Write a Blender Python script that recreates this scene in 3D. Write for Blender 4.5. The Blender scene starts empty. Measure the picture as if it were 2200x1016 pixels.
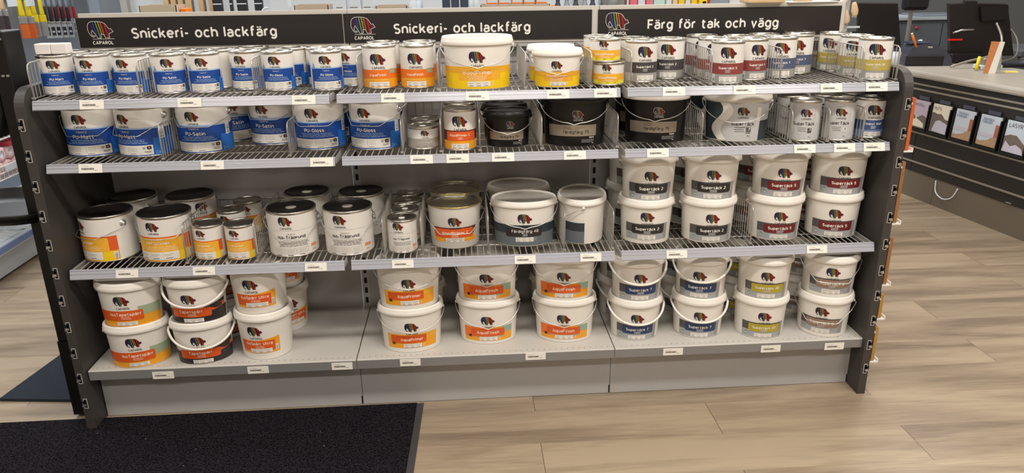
import bpy, bmesh, math, random
from mathutils import Vector, Matrix
random.seed(7)
S = bpy.context.scene
COL = S.collection
PI = math.pi

# ---------------------------------------------------------------- camera
cx, cy, cz, pitch, yaw, roll, fpx = 1.2979, -2.41901, 1.47487, 0.33716, 0.0616, -0.01322, 1625.9
fw = Vector((math.sin(yaw)*math.cos(pitch), math.cos(yaw)*math.cos(pitch), -math.sin(pitch)))
rt = Vector((math.cos(yaw), -math.sin(yaw), 0)); up = rt.cross(fw)
r2 = rt*math.cos(roll)+up*math.sin(roll); u2 = -rt*math.sin(roll)+up*math.cos(roll)
cam = bpy.data.objects.new('camera', bpy.data.cameras.new('camera'))
COL.objects.link(cam)
m = Matrix((r2, u2, -fw)).transposed().to_4x4(); m.translation = (cx, cy, cz)
cam.matrix_world = m
cam.data.sensor_width = 36; cam.data.lens = fpx/2200*36
cam.data.clip_start = 0.05; cam.data.clip_end = 60
S.camera = cam

# ---------------------------------------------------------------- world, lights, exposure
S.view_settings.view_transform = 'Standard'; S.view_settings.look = 'None'
S.view_settings.exposure = -0.06; S.view_settings.gamma = 1.0
S.view_settings.use_curve_mapping = False
w = bpy.data.worlds.new('world'); S.world = w; w.use_nodes = True
w.node_tree.nodes['Background'].inputs[0].default_value = (1.0, 0.97, 0.94, 1)
w.node_tree.nodes['Background'].inputs[1].default_value = 0.24
def area(name, loc, sx, sy, power, col, rot=(0, 0, 0)):
    l = bpy.data.lights.new(name, 'AREA'); l.shape = 'RECTANGLE'; l.size = sx; l.size_y = sy
    l.energy = power; l.color = col
    o = bpy.data.objects.new(name, l); o.location = loc; o.rotation_euler = rot; COL.objects.link(o); return o
CEIL = 3.3
WARM = (1.0, 0.95, 0.885)
for (x, y, p) in ((-0.6, -3.4, 26), (1.6, -3.4, 42), (3.8, -3.4, 44), (-0.6, -1.5, 26), (1.7, -1.5, 48), (3.6, -1.5, 44),
                  (1.2, 0.7, 22), (3.4, 0.9, 30), (5.6, -0.6, 26), (5.2, 3.0, 26)):
    area('ceiling_lamp_light', (x, y, CEIL-0.06), 1.2, 0.28, p, WARM)
for (x, y, p) in ((-2.2, 0.6, 60), (-1.2, 3.2, 70), (1.0, 3.4, 75), (3.2, 3.6, 50)):
    area('ceiling_lamp_light', (x, y, CEIL-0.06), 1.2, 0.28, p, (0.93, 0.97, 1.0))

# ---------------------------------------------------------------- helpers
def lin(c):
    r = []
    for v in c:
        v = v/255.0
        r.append(v/12.92 if v <= 0.04045 else ((v+0.055)/1.055)**2.4)
    return r
MATS = {}
def mat(name, rgb, rough=0.5, metal=0.0, coat=0.0, emit=None, trans=0.0, noise=0.0, nscale=30.0, bump=0.0, alpha=1.0):
    if name in MATS: return MATS[name]
    m = bpy.data.materials.new(name); m.use_nodes = True
    nt = m.node_tree; b = nt.nodes['Principled BSDF']
    b.inputs['Base Color'].default_value = (*lin(rgb), 1)
    b.inputs['Roughness'].default_value = rough
    b.inputs['Metallic'].default_value = metal
    b.inputs['Coat Weight'].default_value = coat
    if trans: b.inputs['Transmission Weight'].default_value = trans
    if alpha < 1: b.inputs['Alpha'].default_value = alpha
    if emit: 
        b.inputs['Emission Color'].default_value = (*lin(rgb), 1); b.inputs['Emission Strength'].default_value = emit
    if noise or bump:
        tc = nt.nodes.new('ShaderNodeTexCoord'); no = nt.nodes.new('ShaderNodeTexNoise')
        no.inputs['Scale'].default_value = nscale; no.inputs['Detail'].default_value = 4
        nt.links.new(tc.outputs['Object'], no.inputs['Vector'])
        if noise:
            mx = nt.nodes.new('ShaderNodeMix'); mx.data_type = 'RGBA'
            c = lin(rgb)
            mx.inputs['A'].default_value = (*[v*(1-noise) for v in c], 1)
            mx.inputs['B'].default_value = (*[min(1, v*(1+noise)) for v in c], 1)
            nt.links.new(no.outputs['Fac'], mx.inputs['Factor'])
            nt.links.new(mx.outputs['Result'], b.inputs['Base Color'])
        if bump:
            bp = nt.nodes.new('ShaderNodeBump'); bp.inputs['Strength'].default_value = bump; bp.inputs['Distance'].default_value = 0.002
            nt.links.new(no.outputs['Fac'], bp.inputs['Height']); nt.links.new(bp.outputs['Normal'], b.inputs['Normal'])
    MATS[name] = m
    return m
PAL = dict(white=(236, 232, 224), paper=(232, 228, 220), black=(22, 20, 20), blue=(22, 72, 156), blue2=(36, 112, 200),
    paleblue=(168, 196, 226), drop=(120, 165, 214), grey=(150, 151, 154), dgrey=(84, 82, 82), silver=(166, 168, 170), silvertin=(158, 156, 152),
    orange=(238, 120, 36), orangered=(222, 92, 34), amber=(240, 164, 36), yellow=(246, 204, 20), yam=(240, 178, 52), lemon=(236, 222, 60),
    maroonband=(112, 34, 36), maroon=(96, 34, 30), charcoal=(48, 44, 44), navy=(42, 62, 104), olive=(178, 162, 48), taupe=(150, 124, 104),
    redtin=(140, 66, 62), bluetin=(82, 92, 120), oliveT=(186, 166, 84), blacktin=(70, 66, 66), kv=(172, 164, 154), cream=(252, 236, 214),
    green=(160, 178, 146), tgreen=(150, 180, 160), leaf=(90, 160, 130), slate=(104, 112, 118), dslate=(50, 59, 67), lgrey=(206, 205, 202), sgrey=(196, 195, 194), finb=(62, 86, 136), finl=(118, 138, 176),
    ink=(40, 36, 36), inkgrey=(130, 124, 118), apricot=(226, 150, 110), e0=(46, 14, 34), e1=(70, 24, 70), e2=(14, 18, 50), e3=(28, 74, 146), e4=(8, 16, 44), e5=(124, 158, 66),
    e6=(26, 22, 14), e7=(204, 176, 84), e8=(46, 12, 10), e9=(190, 108, 48), e10=(66, 10, 12), e11=(172, 30, 30), e12=(74, 12, 16), e13=(84, 28, 62))
def pm(k): return mat('print_'+k, PAL[k], 0.42)
mat('tin_metal', (205, 200, 190), 0.28, 1.0); mat('chrome', (215, 214, 212), 0.3, 0.85); mat('gold_rim', (206, 190, 120), 0.3, 0.9)
mat('black_lid', (58, 54, 53), 0.32, 0.7); mat('wire', (190, 187, 182), 0.35, 0.55); mat('wire_white', (216, 212, 206), 0.4, 0.2)
mat('plastic_white', (236, 231, 222), 0.33, noise=0.03, nscale=14); mat('plastic_lid', (238, 233, 224), 0.38)
mat('lid_top', (176, 170, 160), 0.45, noise=0.10, nscale=12); mat('plastic_black', (15, 13, 13), 0.28); mat('tin_white', (232, 228, 221), 0.38)  # bucket lid tops: lid plastic greyed in its colour, standing for missing light
mat('silver_band', (168, 156, 142), 0.35, 0.55)
mat('grey_paint', (176, 174, 172), 0.5, noise=0.03, nscale=6); mat('shelf_paint', (198, 194, 187), 0.5, noise=0.03, nscale=8)
mat('lip_grey', (140, 138, 138), 0.35, 0.2); mat('back_paint', (166, 162, 159), 0.55, noise=0.04, nscale=5); mat('dark_panel', (64, 60, 57), 0.5, noise=0.06, nscale=5)
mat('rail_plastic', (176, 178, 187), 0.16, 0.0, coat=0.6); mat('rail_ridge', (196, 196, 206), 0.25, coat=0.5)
mat('sign_black', (30, 23, 21), 0.5, noise=0.05, nscale=60); mat('board_edge', (206, 200, 190), 0.5); mat('letter_white', (240, 236, 228), 0.5)
mat('card', (240, 236, 226), 0.6); mat('slot_black', (10, 10, 10), 0.8); mat('bar_ink', (70, 66, 62), 0.7); mat('shelf_rust', (120, 112, 104), 0.5, 0.3)

class M:
    """collects faces for ONE mesh object"""
    def __init__(s): s.v = []; s.f = []; s.m = []; s.ms = []; s.sm = []
    def mi(s, m):
        if isinstance(m, str): m = MATS[m] if m in MATS else pm(m)
        if m not in s.ms: s.ms.append(m)
        return s.ms.index(m)
    def face(s, pts, m, smooth=False):
        b = len(s.v); s.v += [tuple(p) for p in pts]; s.f.append(tuple(range(b, b+len(pts)))); s.m.append(s.mi(m)); s.sm.append(smooth)
    def box(s, x0, x1, y0, y1, z0, z1, m, T=None):
        b = len(s.v)
        P = [Vector((x, y, z)) for z in (z0, z1) for y in (y0, y1) for x in (x0, x1)]
        if T: P = [T @ p for p in P]
        s.v += [tuple(p) for p in P]
        k = s.mi(m)
        for q in ((0, 2, 3, 1), (4, 5, 7, 6), (0, 1, 5, 4), (2, 6, 7, 3), (0, 4, 6, 2), (1, 3, 7, 5)):
            s.f.append(tuple(b+i for i in q)); s.m.append(k); s.sm.append(False)
        return s
    def bbox(s, x0, x1, y0, y1, z0, z1, m, r=0.004, T=None):
        """box with chamfered edges"""
        bm = bmesh.new(); bmesh.ops.create_cube(bm, size=1)
        for v in bm.verts: v.co = Vector(((x0+x1)/2+v.co.x*(x1-x0), (y0+y1)/2+v.co.y*(y1-y0), (z0+z1)/2+v.co.z*(z1-z0)))
        bmesh.ops.bevel(bm, geom=bm.edges[:], offset=r, segments=2, profile=0.5, affect='EDGES')
        b = len(s.v); bm.verts.ensure_lookup_table(); k = s.mi(m)
        s.v += [tuple(T @ v.co) if T else tuple(v.co) for v in bm.verts]
        for f in bm.faces: s.f.append(tuple(b+v.index for v in f.verts)); s.m.append(k); s.sm.append(False)
        bm.free(); return s
    def lathe(s, prof, m, n=40, ov=1.0, c=(0, 0, 0), cap0=True, cap1=True, mats=None, T=None):
        b = len(s.v)
        for (r, z) in prof:
            for i in range(n):
                a = 2*PI*i/n; p = Vector((c[0]+r*math.cos(a), c[1]+r*ov*math.sin(a), c[2]+z))
                s.v.append(tuple(T @ p) if T else tuple(p))
        for j in range(len(prof)-1):
            k = s.mi(mats[j] if mats else m)
            for i in range(n):
                i2 = (i+1) % n
                s.f.append((b+j*n+i, b+j*n+i2, b+(j+1)*n+i2, b+(j+1)*n+i)); s.m.append(k); s.sm.append(True)
        if cap0: s.f.append(tuple(b+i for i in range(n))[::-1]); s.m.append(s.mi(mats[0] if mats else m)); s.sm.append(False)
        if cap1: s.f.append(tuple(b+(len(prof)-1)*n+i for i in range(n))); s.m.append(s.mi(mats[-1] if mats else m)); s.sm.append(False)
        return s
    def tube(s, pts, r, m, n=6, closed=False):
        pts = [Vector(p) for p in pts]; N = len(pts); b = len(s.v); k = s.mi(m)
        ref = None
        for i, p in enumerate(pts):
            if closed: d = pts[(i+1) % N]-pts[i-1]
            else: d = pts[min(i+1, N-1)]-pts[max(i-1, 0)]
            d.normalize()
            if ref is None: ref = d.orthogonal().normalized()
            else:
                ref = ref-d*ref.dot(d)
                ref = ref.normalized() if ref.length > 1e-6 else d.orthogonal().normalized()
            q = d.cross(ref)
            for j in range(n):
                a = 2*PI*j/n; s.v.append(tuple(p+(ref*math.cos(a)+q*math.sin(a))*r))
        for i in range(N if closed else N-1):
            i2 = (i+1) % N
            for j in range(n):
                j2 = (j+1) % n
                s.f.append((b+i*n+j, b+i*n+j2, b+i2*n+j2, b+i2*n+j)); s.m.append(k); s.sm.append(n > 4)
        if not closed:
            s.f.append(tuple(b+j for j in range(n))[::-1]); s.m.append(k); s.sm.append(False)
            s.f.append(tuple(b+(N-1)*n+j for j in range(n))); s.m.append(k); s.sm.append(False)
        return s
    def rod(s, a, b, r, m, n=4): return s.tube([a, b], r, m, n)
    def prism(s, poly, axis, a0, a1, m):
        """poly: 2D points; axis 0: points are (y,z) extruded along x; 1: (x,z) along y; 2: (x,y) along z"""
        def P(p, a): return (a, p[0], p[1]) if axis == 0 else (p[0], a, p[1]) if axis == 1 else (p[0], p[1], a)
        b = len(s.v); n = len(poly); k = s.mi(m)
        s.v += [P(p, a0) for p in poly]+[P(p, a1) for p in poly]
        for i in range(n): s.f.append((b+i, b+(i+1) % n, b+n+(i+1) % n, b+n+i)); s.m.append(k); s.sm.append(False)
        s.f.append(tuple(b+i for i in range(n))[::-1]); s.f.append(tuple(b+n+i for i in range(n))); s.m += [k, k]; s.sm += [False, False]
        return s
    def ball(s, c, r, m, sc=(1, 1, 1), n=10):
        prof = [(max(1e-4, math.cos(t)*r*sc[0]), math.sin(t)*r*sc[2]) for t in [(-PI/2)+PI*i/6 for i in range(7)]]
        return s.lathe(prof, m, n, sc[1]/sc[0], c)
    def mesh(s, name):
        me = bpy.data.meshes.new(name); me.from_pydata(s.v, [], s.f)
        for q in s.ms: me.materials.append(q)
        me.polygons.foreach_set('material_index', s.m); me.polygons.foreach_set('use_smooth', s.sm)
        me.update(); return me
def link(o, parent=None):
    COL.objects.link(o)
    if parent is not None: o.parent = parent
    return o
def obj(name, mb, parent=None, loc=None, rz=0.0, label=None):
    me = mb if isinstance(mb, bpy.types.Mesh) else mb.mesh(name)
    o = bpy.data.objects.new(name, me); link(o, parent)
    if loc: o.location = loc
    if rz: o.rotation_euler = (0, 0, rz)
    if label: o['label'] = label
    return o
def tag(o, label, cat, group=None):
    o['label'] = label; o['category'] = cat
    if group: o['group'] = group
    return o
def thing(name, label, cat, loc=(0, 0, 0), rz=0.0, group=None):
    o = bpy.data.objects.new(name, None); o.empty_display_size = 0.02; COL.objects.link(o)
    o.location = loc; o.rotation_euler = (0, 0, rz); return tag(o, label, cat, group)
def struct(name, mb, loc=None):
    o = obj(name, mb, None, loc); o['kind'] = 'structure'; return o

# ---------------------------------------------------------------- flat artwork: text and logo as triangles in (s, z)
def arc(cx_, cy_, rx, ry, a0, a1):
    n = max(3, int(abs(a1-a0)/24)); return [(cx_+rx*math.cos(math.radians(a0+(a1-a0)*i/n)), cy_+ry*math.sin(math.radians(a0+(a1-a0)*i/n))) for i in range(n+1)]
def ribbon(pts, h, closed=False):
    """mitred strip of quads along a 2D polyline"""
    P_ = []
    for q in pts:
        if not P_ or math.hypot(q[0]-P_[-1][0], q[1]-P_[-1][1]) > 1e-4: P_.append(q)
    if closed and math.hypot(P_[0][0]-P_[-1][0], P_[0][1]-P_[-1][1]) < 1e-3: P_.pop()
    n = len(P_); L, R_ = [], []
    for i in range(n):
        p = P_[i]; a = P_[i-1] if (i or closed) else None; c = P_[(i+1) % n] if (i < n-1 or closed) else None
        def un(u, v):
            d = math.hypot(v[0]-u[0], v[1]-u[1]); return ((v[0]-u[0])/d, (v[1]-u[1])/d)
        d1 = un(a, p) if a else un(p, c); d2 = un(p, c) if c else d1
        nx, ny = -(d1[1]+d2[1]), d1[0]+d2[0]; l = math.hypot(nx, ny) or 1e-6; nx /= l; ny /= l
        m_ = h/max(0.45, nx*-d1[1]+ny*d1[0])
        L.append((p[0]+nx*m_, p[1]+ny*m_)); R_.append((p[0]-nx*m_, p[1]-ny*m_))
    return [[R_[i], R_[(i+1) % n], L[(i+1) % n], L[i]] for i in range(n if closed else n-1)]
_o = lambda r: arc(r, 2.5, r, 2.5, 0, 360)
_n = [(0, 3.0)]+arc(2, 3, 2, 2, 180, 0)+[(4, 0)]
_P = [(0, 7), (2.4, 7)]+arc(2.4, 5.0, 1.9, 2.0, 90, -90)+[(0, 3)]
_a = [arc(2.0, 3.35, 1.9, 1.65, 150, 0)+[(3.9, 0)], [(3.9, 2.8), (1.7, 2.8)]+arc(1.6, 1.4, 1.5, 1.4, 90, 270)+[(2.2, 0.0), (3.2, 0.35), (3.9, 1.1)]]
GL = {'o': (4.4, [_o(2.2)]), 'n': (4, [[(0, 0), (0, 5)], _n]), 'h': (4, [[(0, 0), (0, 7.3)], _n]), 'm': (6.8, [[(0, 0), (0, 5)], [(0, 3.2)]+arc(1.7, 3.2, 1.7, 1.8, 180, 0)+[(3.4, 0)], [(3.4, 3.2)]+arc(5.1, 3.2, 1.7, 1.8, 180, 0)+[(6.8, 0)]]),
 'u': (4, [[(0, 5)]+arc(2, 2, 2, 2, 180, 360), [(4, 5), (4, 0)]]), 'r': (2.3, [[(0, 0), (0, 5)], [(0, 3)]+arc(2, 3, 2, 2, 180, 80)]), 'i': (0.1, [[(0, 0), (0, 5)], [(0, 6.2), (0, 7.3)]]), 'l': (0.1, [[(0, 0), (0, 7.3)]]),
 't': (3, [[(1.1, 6.6)]+arc(2.5, 1.4, 1.4, 1.4, 180, 270)+[(3, 0)], [(0, 4.9), (2.9, 4.9)]]), 'k': (3.8, [[(0, 0), (0, 7.3)], [(3.6, 5), (0.1, 1.9)], [(1.5, 3.1), (3.9, 0)]]), 'c': (3.7, [arc(2.2, 2.5, 2.2, 2.5, 48, 312)]),
 'e': (4.4, [[(0.2, 2.55), (4.2, 2.55)], arc(2.2, 2.5, 2.2, 2.5, 0, 318)]), 'a': (3.9, _a), 'g': (4.2, [_o(2.1), [(4.2, 5)]+arc(2.1, 0, 2.1, 2.1, 360, 215)]), 'd': (4.2, [_o(2.1), [(4.2, 0), (4.2, 7.3)]]), 'b': (4.2, [_o(2.1), [(0, 0), (0, 7.3)]]),
 'p': (4.2, [_o(2.1), [(0, 5), (0, -2.1)]]), 'q': (4.2, [_o(2.1), [(4.2, 5), (4.2, -2.1)]]), 's': (3.6, [arc(1.8, 3.75, 1.7, 1.25, 35, 270)+arc(1.8, 1.25, 1.7, 1.25, 90, -145)[1:]]), 'f': (2.7, [[(0.9, 0)]+arc(2.3, 5.8, 1.4, 1.5, 180, 90)+[(2.8, 7.3)], [(0, 4.9), (2.6, 4.9)]]),
 'v': (4, [[(0, 5), (2, 0), (4, 5)]]), 'y': (4, [[(0, 5), (2, 0.2)], [(4, 5), (1.7, -1.3), (0.9, -2), (0.1, -2)]]), 'A': (5.2, [[(0, 0), (2.6, 7), (5.2, 0)], [(0.9, 2.1), (4.3, 2.1)]]), 'C': (4.8, [arc(2.8, 3.5, 2.8, 3.5, 52, 308)]),
 'E': (3.8, [[(3.8, 7), (0, 7), (0, 0), (3.8, 0)], [(0, 3.6), (3.5, 3.6)]]), 'F': (3.6, [[(3.8, 7), (0, 7), (0, 0)], [(0, 3.5), (3.4, 3.5)]]), 'G': (5.2, [arc(2.8, 3.5, 2.8, 3.5, 52, 335), [(3.0, 3.3), (5.3, 3.3), (5.3, 1.6)]]), 'H': (4.6, [[(0, 0), (0, 7)], [(4.6, 0), (4.6, 7)], [(0, 3.6), (4.6, 3.6)]]),
 'I': (0.1, [[(0, 0), (0, 7)]]), 'K': (4.4, [[(0, 0), (0, 7)], [(4.2, 7), (0.1, 2.7)], [(1.6, 4.3), (4.5, 0)]]), 'L': (3.6, [[(0, 7), (0, 0), (3.7, 0)]]), 'M': (5.8, [[(0, 0), (0, 7), (2.9, 2.4), (5.8, 7), (5.8, 0)]]), 'N': (4.6, [[(0, 0), (0, 7), (4.6, 0), (4.6, 7)]]),
 'O': (5.8, [arc(2.9, 3.5, 2.9, 3.5, 0, 360)]), 'P': (4.2, [[(0, 0), (0, 7)], _P]), 'R': (4.4, [[(0, 0), (0, 7)], _P, [(2.2, 3), (4.4, 0)]]), 'S': (4.3, [arc(2.15, 5.25, 2.1, 1.75, 35, 270)+arc(2.15, 1.75, 2.1, 1.75, 90, -145)[1:]]),
 'T': (4.8, [[(0, 7), (4.8, 7)], [(2.4, 7), (2.4, 0)]]), 'U': (4.6, [[(0, 7)]+arc(2.3, 2.3, 2.3, 2.3, 180, 360)+[(4.6, 7)]]), 'W': (6.8, [[(0, 7), (1.7, 0), (3.4, 6), (5.1, 0), (6.8, 7)]]), 'Y': (4.6, [[(0, 7), (2.3, 3.2), (4.6, 7)], [(2.3, 3.2), (2.3, 0)]]),
 '0': (4.2, [arc(2.1, 3.5, 2.1, 3.5, 0, 360)]), '1': (1.6, [[(0, 5.6), (1.6, 7), (1.6, 0)]]), '2': (4.2, [arc(2.1, 5, 2, 2, 160, -35)+[(0.1, 0), (4.3, 0)]]), '4': (4.4, [[(3.2, 0), (3.2, 7), (0.1, 1.9), (4.5, 1.9)]]),
 '3': (4.1, [arc(2.0, 5.2, 1.9, 1.8, 150, -90)+arc(2.0, 1.75, 2.0, 1.75, 90, -145)[1:]]), '8': (4.2, [arc(2.1, 5.3, 1.8, 1.7, 0, 360), arc(2.1, 1.8, 2.1, 1.8, 0, 360)]),
 '5': (4.1, [[(3.9, 7), (0.6, 7), (0.4, 3.9)]+arc(2.0, 2.25, 2.1, 2.25, 125, -145)]), '6': (4.2, [arc(2.1, 2.1, 2.1, 2.1, 0, 360), [(3.3, 7), (0.35, 3.2)]]), '7': (4.2, [[(0, 7), (4.2, 7), (1.4, 0)]]), '9': (4.2, [arc(2.1, 4.9, 2.1, 2.1, 0, 360), [(0.9, 0), (3.85, 3.8)]]),
 '-': (2.4, [[(0, 2.8), (2.4, 2.8)]]), ',': (0.1, [[(0, 0.6), (-0.3, -0.9)]]), ' ': (1.6, [])}
_tx = {}
def text_tris(txt, bold=0.02):
    """lettering drawn as strokes; returns [(polygon, stroke layer)] in units of the text width"""
    if (txt, bold) in _tx: return _tx[(txt, bold)]
    h = 0.40+bold*12; x = h; out = []
    for ci, ch in enumerate(txt):
        dots = {'ä': 'a', 'ö': 'o', 'Ä': 'A'}.get(ch); w_, st = GL[dots or ch]; st = list(st)
        if dots:
            y0 = 6.2 if dots != 'A' else 8.0
            for dx in (0.24, 0.76): st.append([(w_*dx, y0), (w_*dx, y0+1.0)])
        for k, pts in enumerate(st):
            cl = len(pts) > 4 and math.hypot(pts[0][0]-pts[-1][0], pts[0][1]-pts[-1][1]) < 1e-3
            for q in ribbon(pts, h, cl): out.append(([(x+p[0], p[1]) for p in q], k, ci))
        x += w_+2*h+(0.85 if ch != ' ' else 0.8)
    W = x-0.85-h
    out = [([(p[0]/W-0.5, p[1]/W) for p in q], k, ci) for q, k, ci in out]
    _tx[(txt, bold)] = out; return out
EP = [(180,150),(130,200),(100,280),(90,400),(105,480),(140,560),(190,630),(250,660),(305,640),(290,600),(235,615),(205,580),(200,520),(215,460),(240,420),(300,520),(395,695),(515,695),(520,560),(600,560),(665,690),(805,690),(795,545),(955,480),(885,365),(830,380),(780,310),(700,190),(620,150),(500,125),(350,118),(240,125)]
EPN = [((x-520)/870.0, (700-y)/870.0) for x, y in EP]
def elephant():
    bm = bmesh.new()
    from mathutils.geometry import tessellate_polygon
    vs = [bm.verts.new((x, y, 0)) for x, y in EPN]
    for t in tessellate_polygon([[Vector((x, y, 0)) for x, y in EPN]]): bm.faces.new([vs[i] for i in t])
    cuts = [150, 202, 234, 268, 300, 350, 367, 398, 458, 484, 534, 563, 650, 690, 768]
    cols = ['e0', 'e0', 'e1', 'e2', 'e3', 'e4', 'e6', 'e5', 'e6', 'e7', 'e8', 'e9', 'e10', 'e11', 'e12', 'e13']
    sh = 0.16
    for c in cuts:
        co = Vector(((c-520)/870.0, 0.667, 0)); no = Vector((1, sh, 0)).normalized()
        bmesh.ops.bisect_plane(bm, geom=bm.verts[:]+bm.edges[:]+bm.faces[:], plane_co=co, plane_no=no, clear_inner=False, clear_outer=False)
    bmesh.ops.triangulate(bm, faces=bm.faces[:])
    out = []
    for f in bm.faces:
        c = f.calc_center_median(); X = (c.x+sh*(c.y-0.667))*870+520
        i = sum(1 for q in cuts if X > q)
        t = [(v.co.x, v.co.y) for v in f.verts]
        if (t[1][0]-t[0][0])*(t[2][1]-t[0][1])-(t[1][1]-t[0][1])*(t[2][0]-t[0][0]) < 0: t = t[::-1]
        out.append((t, cols[i]))
    bm.free(); return out
ELE = elephant()

class Lab:
    """print wrapped on a body: body radius a(z)=a0+(a1-a0)z/H, y scaled by ov; s = arc length from the front, z = height"""
    def __init__(s, a0, a1, H, ov=1.0, flat=False):
        s.m = M(); s.a0, s.a1, s.H, s.ov, s.flat = a0, a1, H, ov, flat
        s.am = (a0+a1)/2
        n = 720; s.tb = [0.0]
        for i in range(n):
            t0 = -PI/2+PI*i/n; t1 = -PI/2+PI*(i+1)/n
            dx = math.cos(t1)-math.cos(t0); dy = ov*(math.sin(t1)-math.sin(t0)); s.tb.append(s.tb[-1]+math.hypot(dx, dy)*s.am)
        s.n = n
    def ang(s, q):
        a = min(abs(q), s.tb[-1]-1e-6); lo, hi = 0, s.n
        while hi-lo > 1:
            mid = (lo+hi)//2
            if s.tb[mid] <= a: lo = mid
            else: hi = mid
        t = (lo+(a-s.tb[lo])/(s.tb[hi]-s.tb[lo]))*PI/s.n
        return -PI/2+(t if q >= 0 else -t)
    def P(s, q, z, k):
        if s.flat: return (q, -0.0005-0.0004*k, z)
        t = s.ang(q); a = s.a0+(s.a1-s.a0)*z/s.H; off = 0.0005+0.0004*k
        nx, ny = math.cos(t)*s.ov, math.sin(t); l = math.hypot(nx, ny)
        return (a*math.cos(t)+nx/l*off, a*s.ov*math.sin(t)+ny/l*off, z)
    def rect(s, s0, s1, z0, z1, c, k=0):
        n = 1 if s.flat else max(1, int((s1-s0)/0.006)+1)
        for i in range(n):
            a = s0+(s1-s0)*i/n; b = s0+(s1-s0)*(i+1)/n
            s.m.face([s.P(a, z0, k), s.P(b, z0, k), s.P(b, z1, k), s.P(a, z1, k)], c, not s.flat)
        return s
    def quad(s, pl, pr, zb, zt, c, k=0, n=10):
        """band between two s-profiles given as functions of z"""
        for i in range(n):
            a = zb+(zt-zb)*i/n; b = zb+(zt-zb)*(i+1)/n
            w = max(1, int((max(pr(a)-pl(a), pr(b)-pl(b)))/0.008)+1)
            for j in range(w):
                g = lambda zz, u: pl(zz)+(pr(zz)-pl(zz))*u
                s.m.face([s.P(g(a, j/w), a, k), s.P(g(a, (j+1)/w), a, k), s.P(g(b, (j+1)/w), b, k), s.P(g(b, j/w), b, k)], c)
    def rrect(s, s0, s1, z0, z1, c, k=0, r=0.005):
        s.rect(s0+r, s1-r, z0, z1, c, k); s.rect(s0, s0+r, z0+r, z1-r, c, k); s.rect(s1-r, s1, z0+r, z1-r, c, k)
        for (qs, qz, a0) in ((s0+r, z0+r, PI), (s1-r, z0+r, 1.5*PI), (s1-r, z1-r, 0), (s0+r, z1-r, PI/2)):
            s.m.face([s.P(qs, qz, k)]+[s.P(qs+r*math.cos(a0+PI/2*i/4), qz+r*math.sin(a0+PI/2*i/4), k) for i in range(5)], c)
        return s
    def tris(s, T, sc, s0, z0, c, k=2):
        for t, j, _c in T: s.m.face([s.P(s0+p[0]*sc, z0+p[1]*sc, k+0.13*j) for p in t], c)
    def text(s, txt, s0, z0, w, c, k=2, bold=0.02):
        s.tris(text_tris(txt, bold), w, s0, z0, c, k); return s
    def logo(s, s0, z0, w, k=2, ink='ink', outline=None, tw=0.86, gap=0.25, tb=0.015):
        """z0 = foot of the elephant"""
        for t, c in ELE: s.m.face([s.P(s0+p[0]*w, z0+p[1]*w, k) for p in t], c)
        if outline:
            for q in ribbon(EPN, 0.0075, True)[::1]: s.m.face([s.P(s0+p[0]*w, z0+p[1]*w, k+1) for p in q], outline)
            s.rect(s0-0.36*w, s0+0.5*w, z0-0.035*w, z0-0.022*w, outline, k)
        s.text('CAPAROL', s0+0.03*w, z0-gap*w, w*tw, ink, k, tb); return s
    def lines(s, s0, s1, z, n, dz, th, c, k=2, seed=1, center=False):
        rr = random.Random(seed)
        for i in range(n):
            a = s0+(rr.random()*0.12*(s1-s0) if center else 0); e = s1-rr.random()*0.14*(s1-s0)
            while a < e:
                b = min(e, a+(s1-s0)*(0.06+0.12*rr.random()))
                s.rect(a, b, z-i*dz, z-i*dz+th, c, k); a = b+(s1-s0)*0.018
        return s
    def panel(s, s0, s1, z0, z1, k=2, base='paper'):
        s.rect(s0, s1, z0, z1, base, k); W = s1-s0; h = z1-z0
        for i in range(3):
            a = s0+W*(0.05+0.32*i)
            s.rect(a, a+W*0.22, z0+h*0.70, z0+h*0.74, 'inkgrey', k+1); s.rect(a, a+W*0.17, z0+h*0.5, z0+h*0.53, 'inkgrey', k+1)
            s.rect(a+W*0.03, a+W*0.2, z0+h*0.16, z0+h*0.23, 'ink', k+1)
            if i: s.rect(a-W*0.03, a-W*0.027, z0+h*0.3, z0+h*0.85, 'inkgrey', k+1)
        return s
    def barcode(s, s0, s1, z0, z1, k=2):
        s.rect(s0, s1, z0, z1, 'paper', k); h = z1-z0; n = 11
        for i in range(n):
            if (i*7) % 5 < 3: s.rect(s0+(s1-s0)*0.2, s1-(s1-s0)*0.2, z0+h*(0.12+0.7*i/n), z0+h*(0.12+0.7*(i+0.55)/n), 'ink', k+1)
        return s

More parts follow.
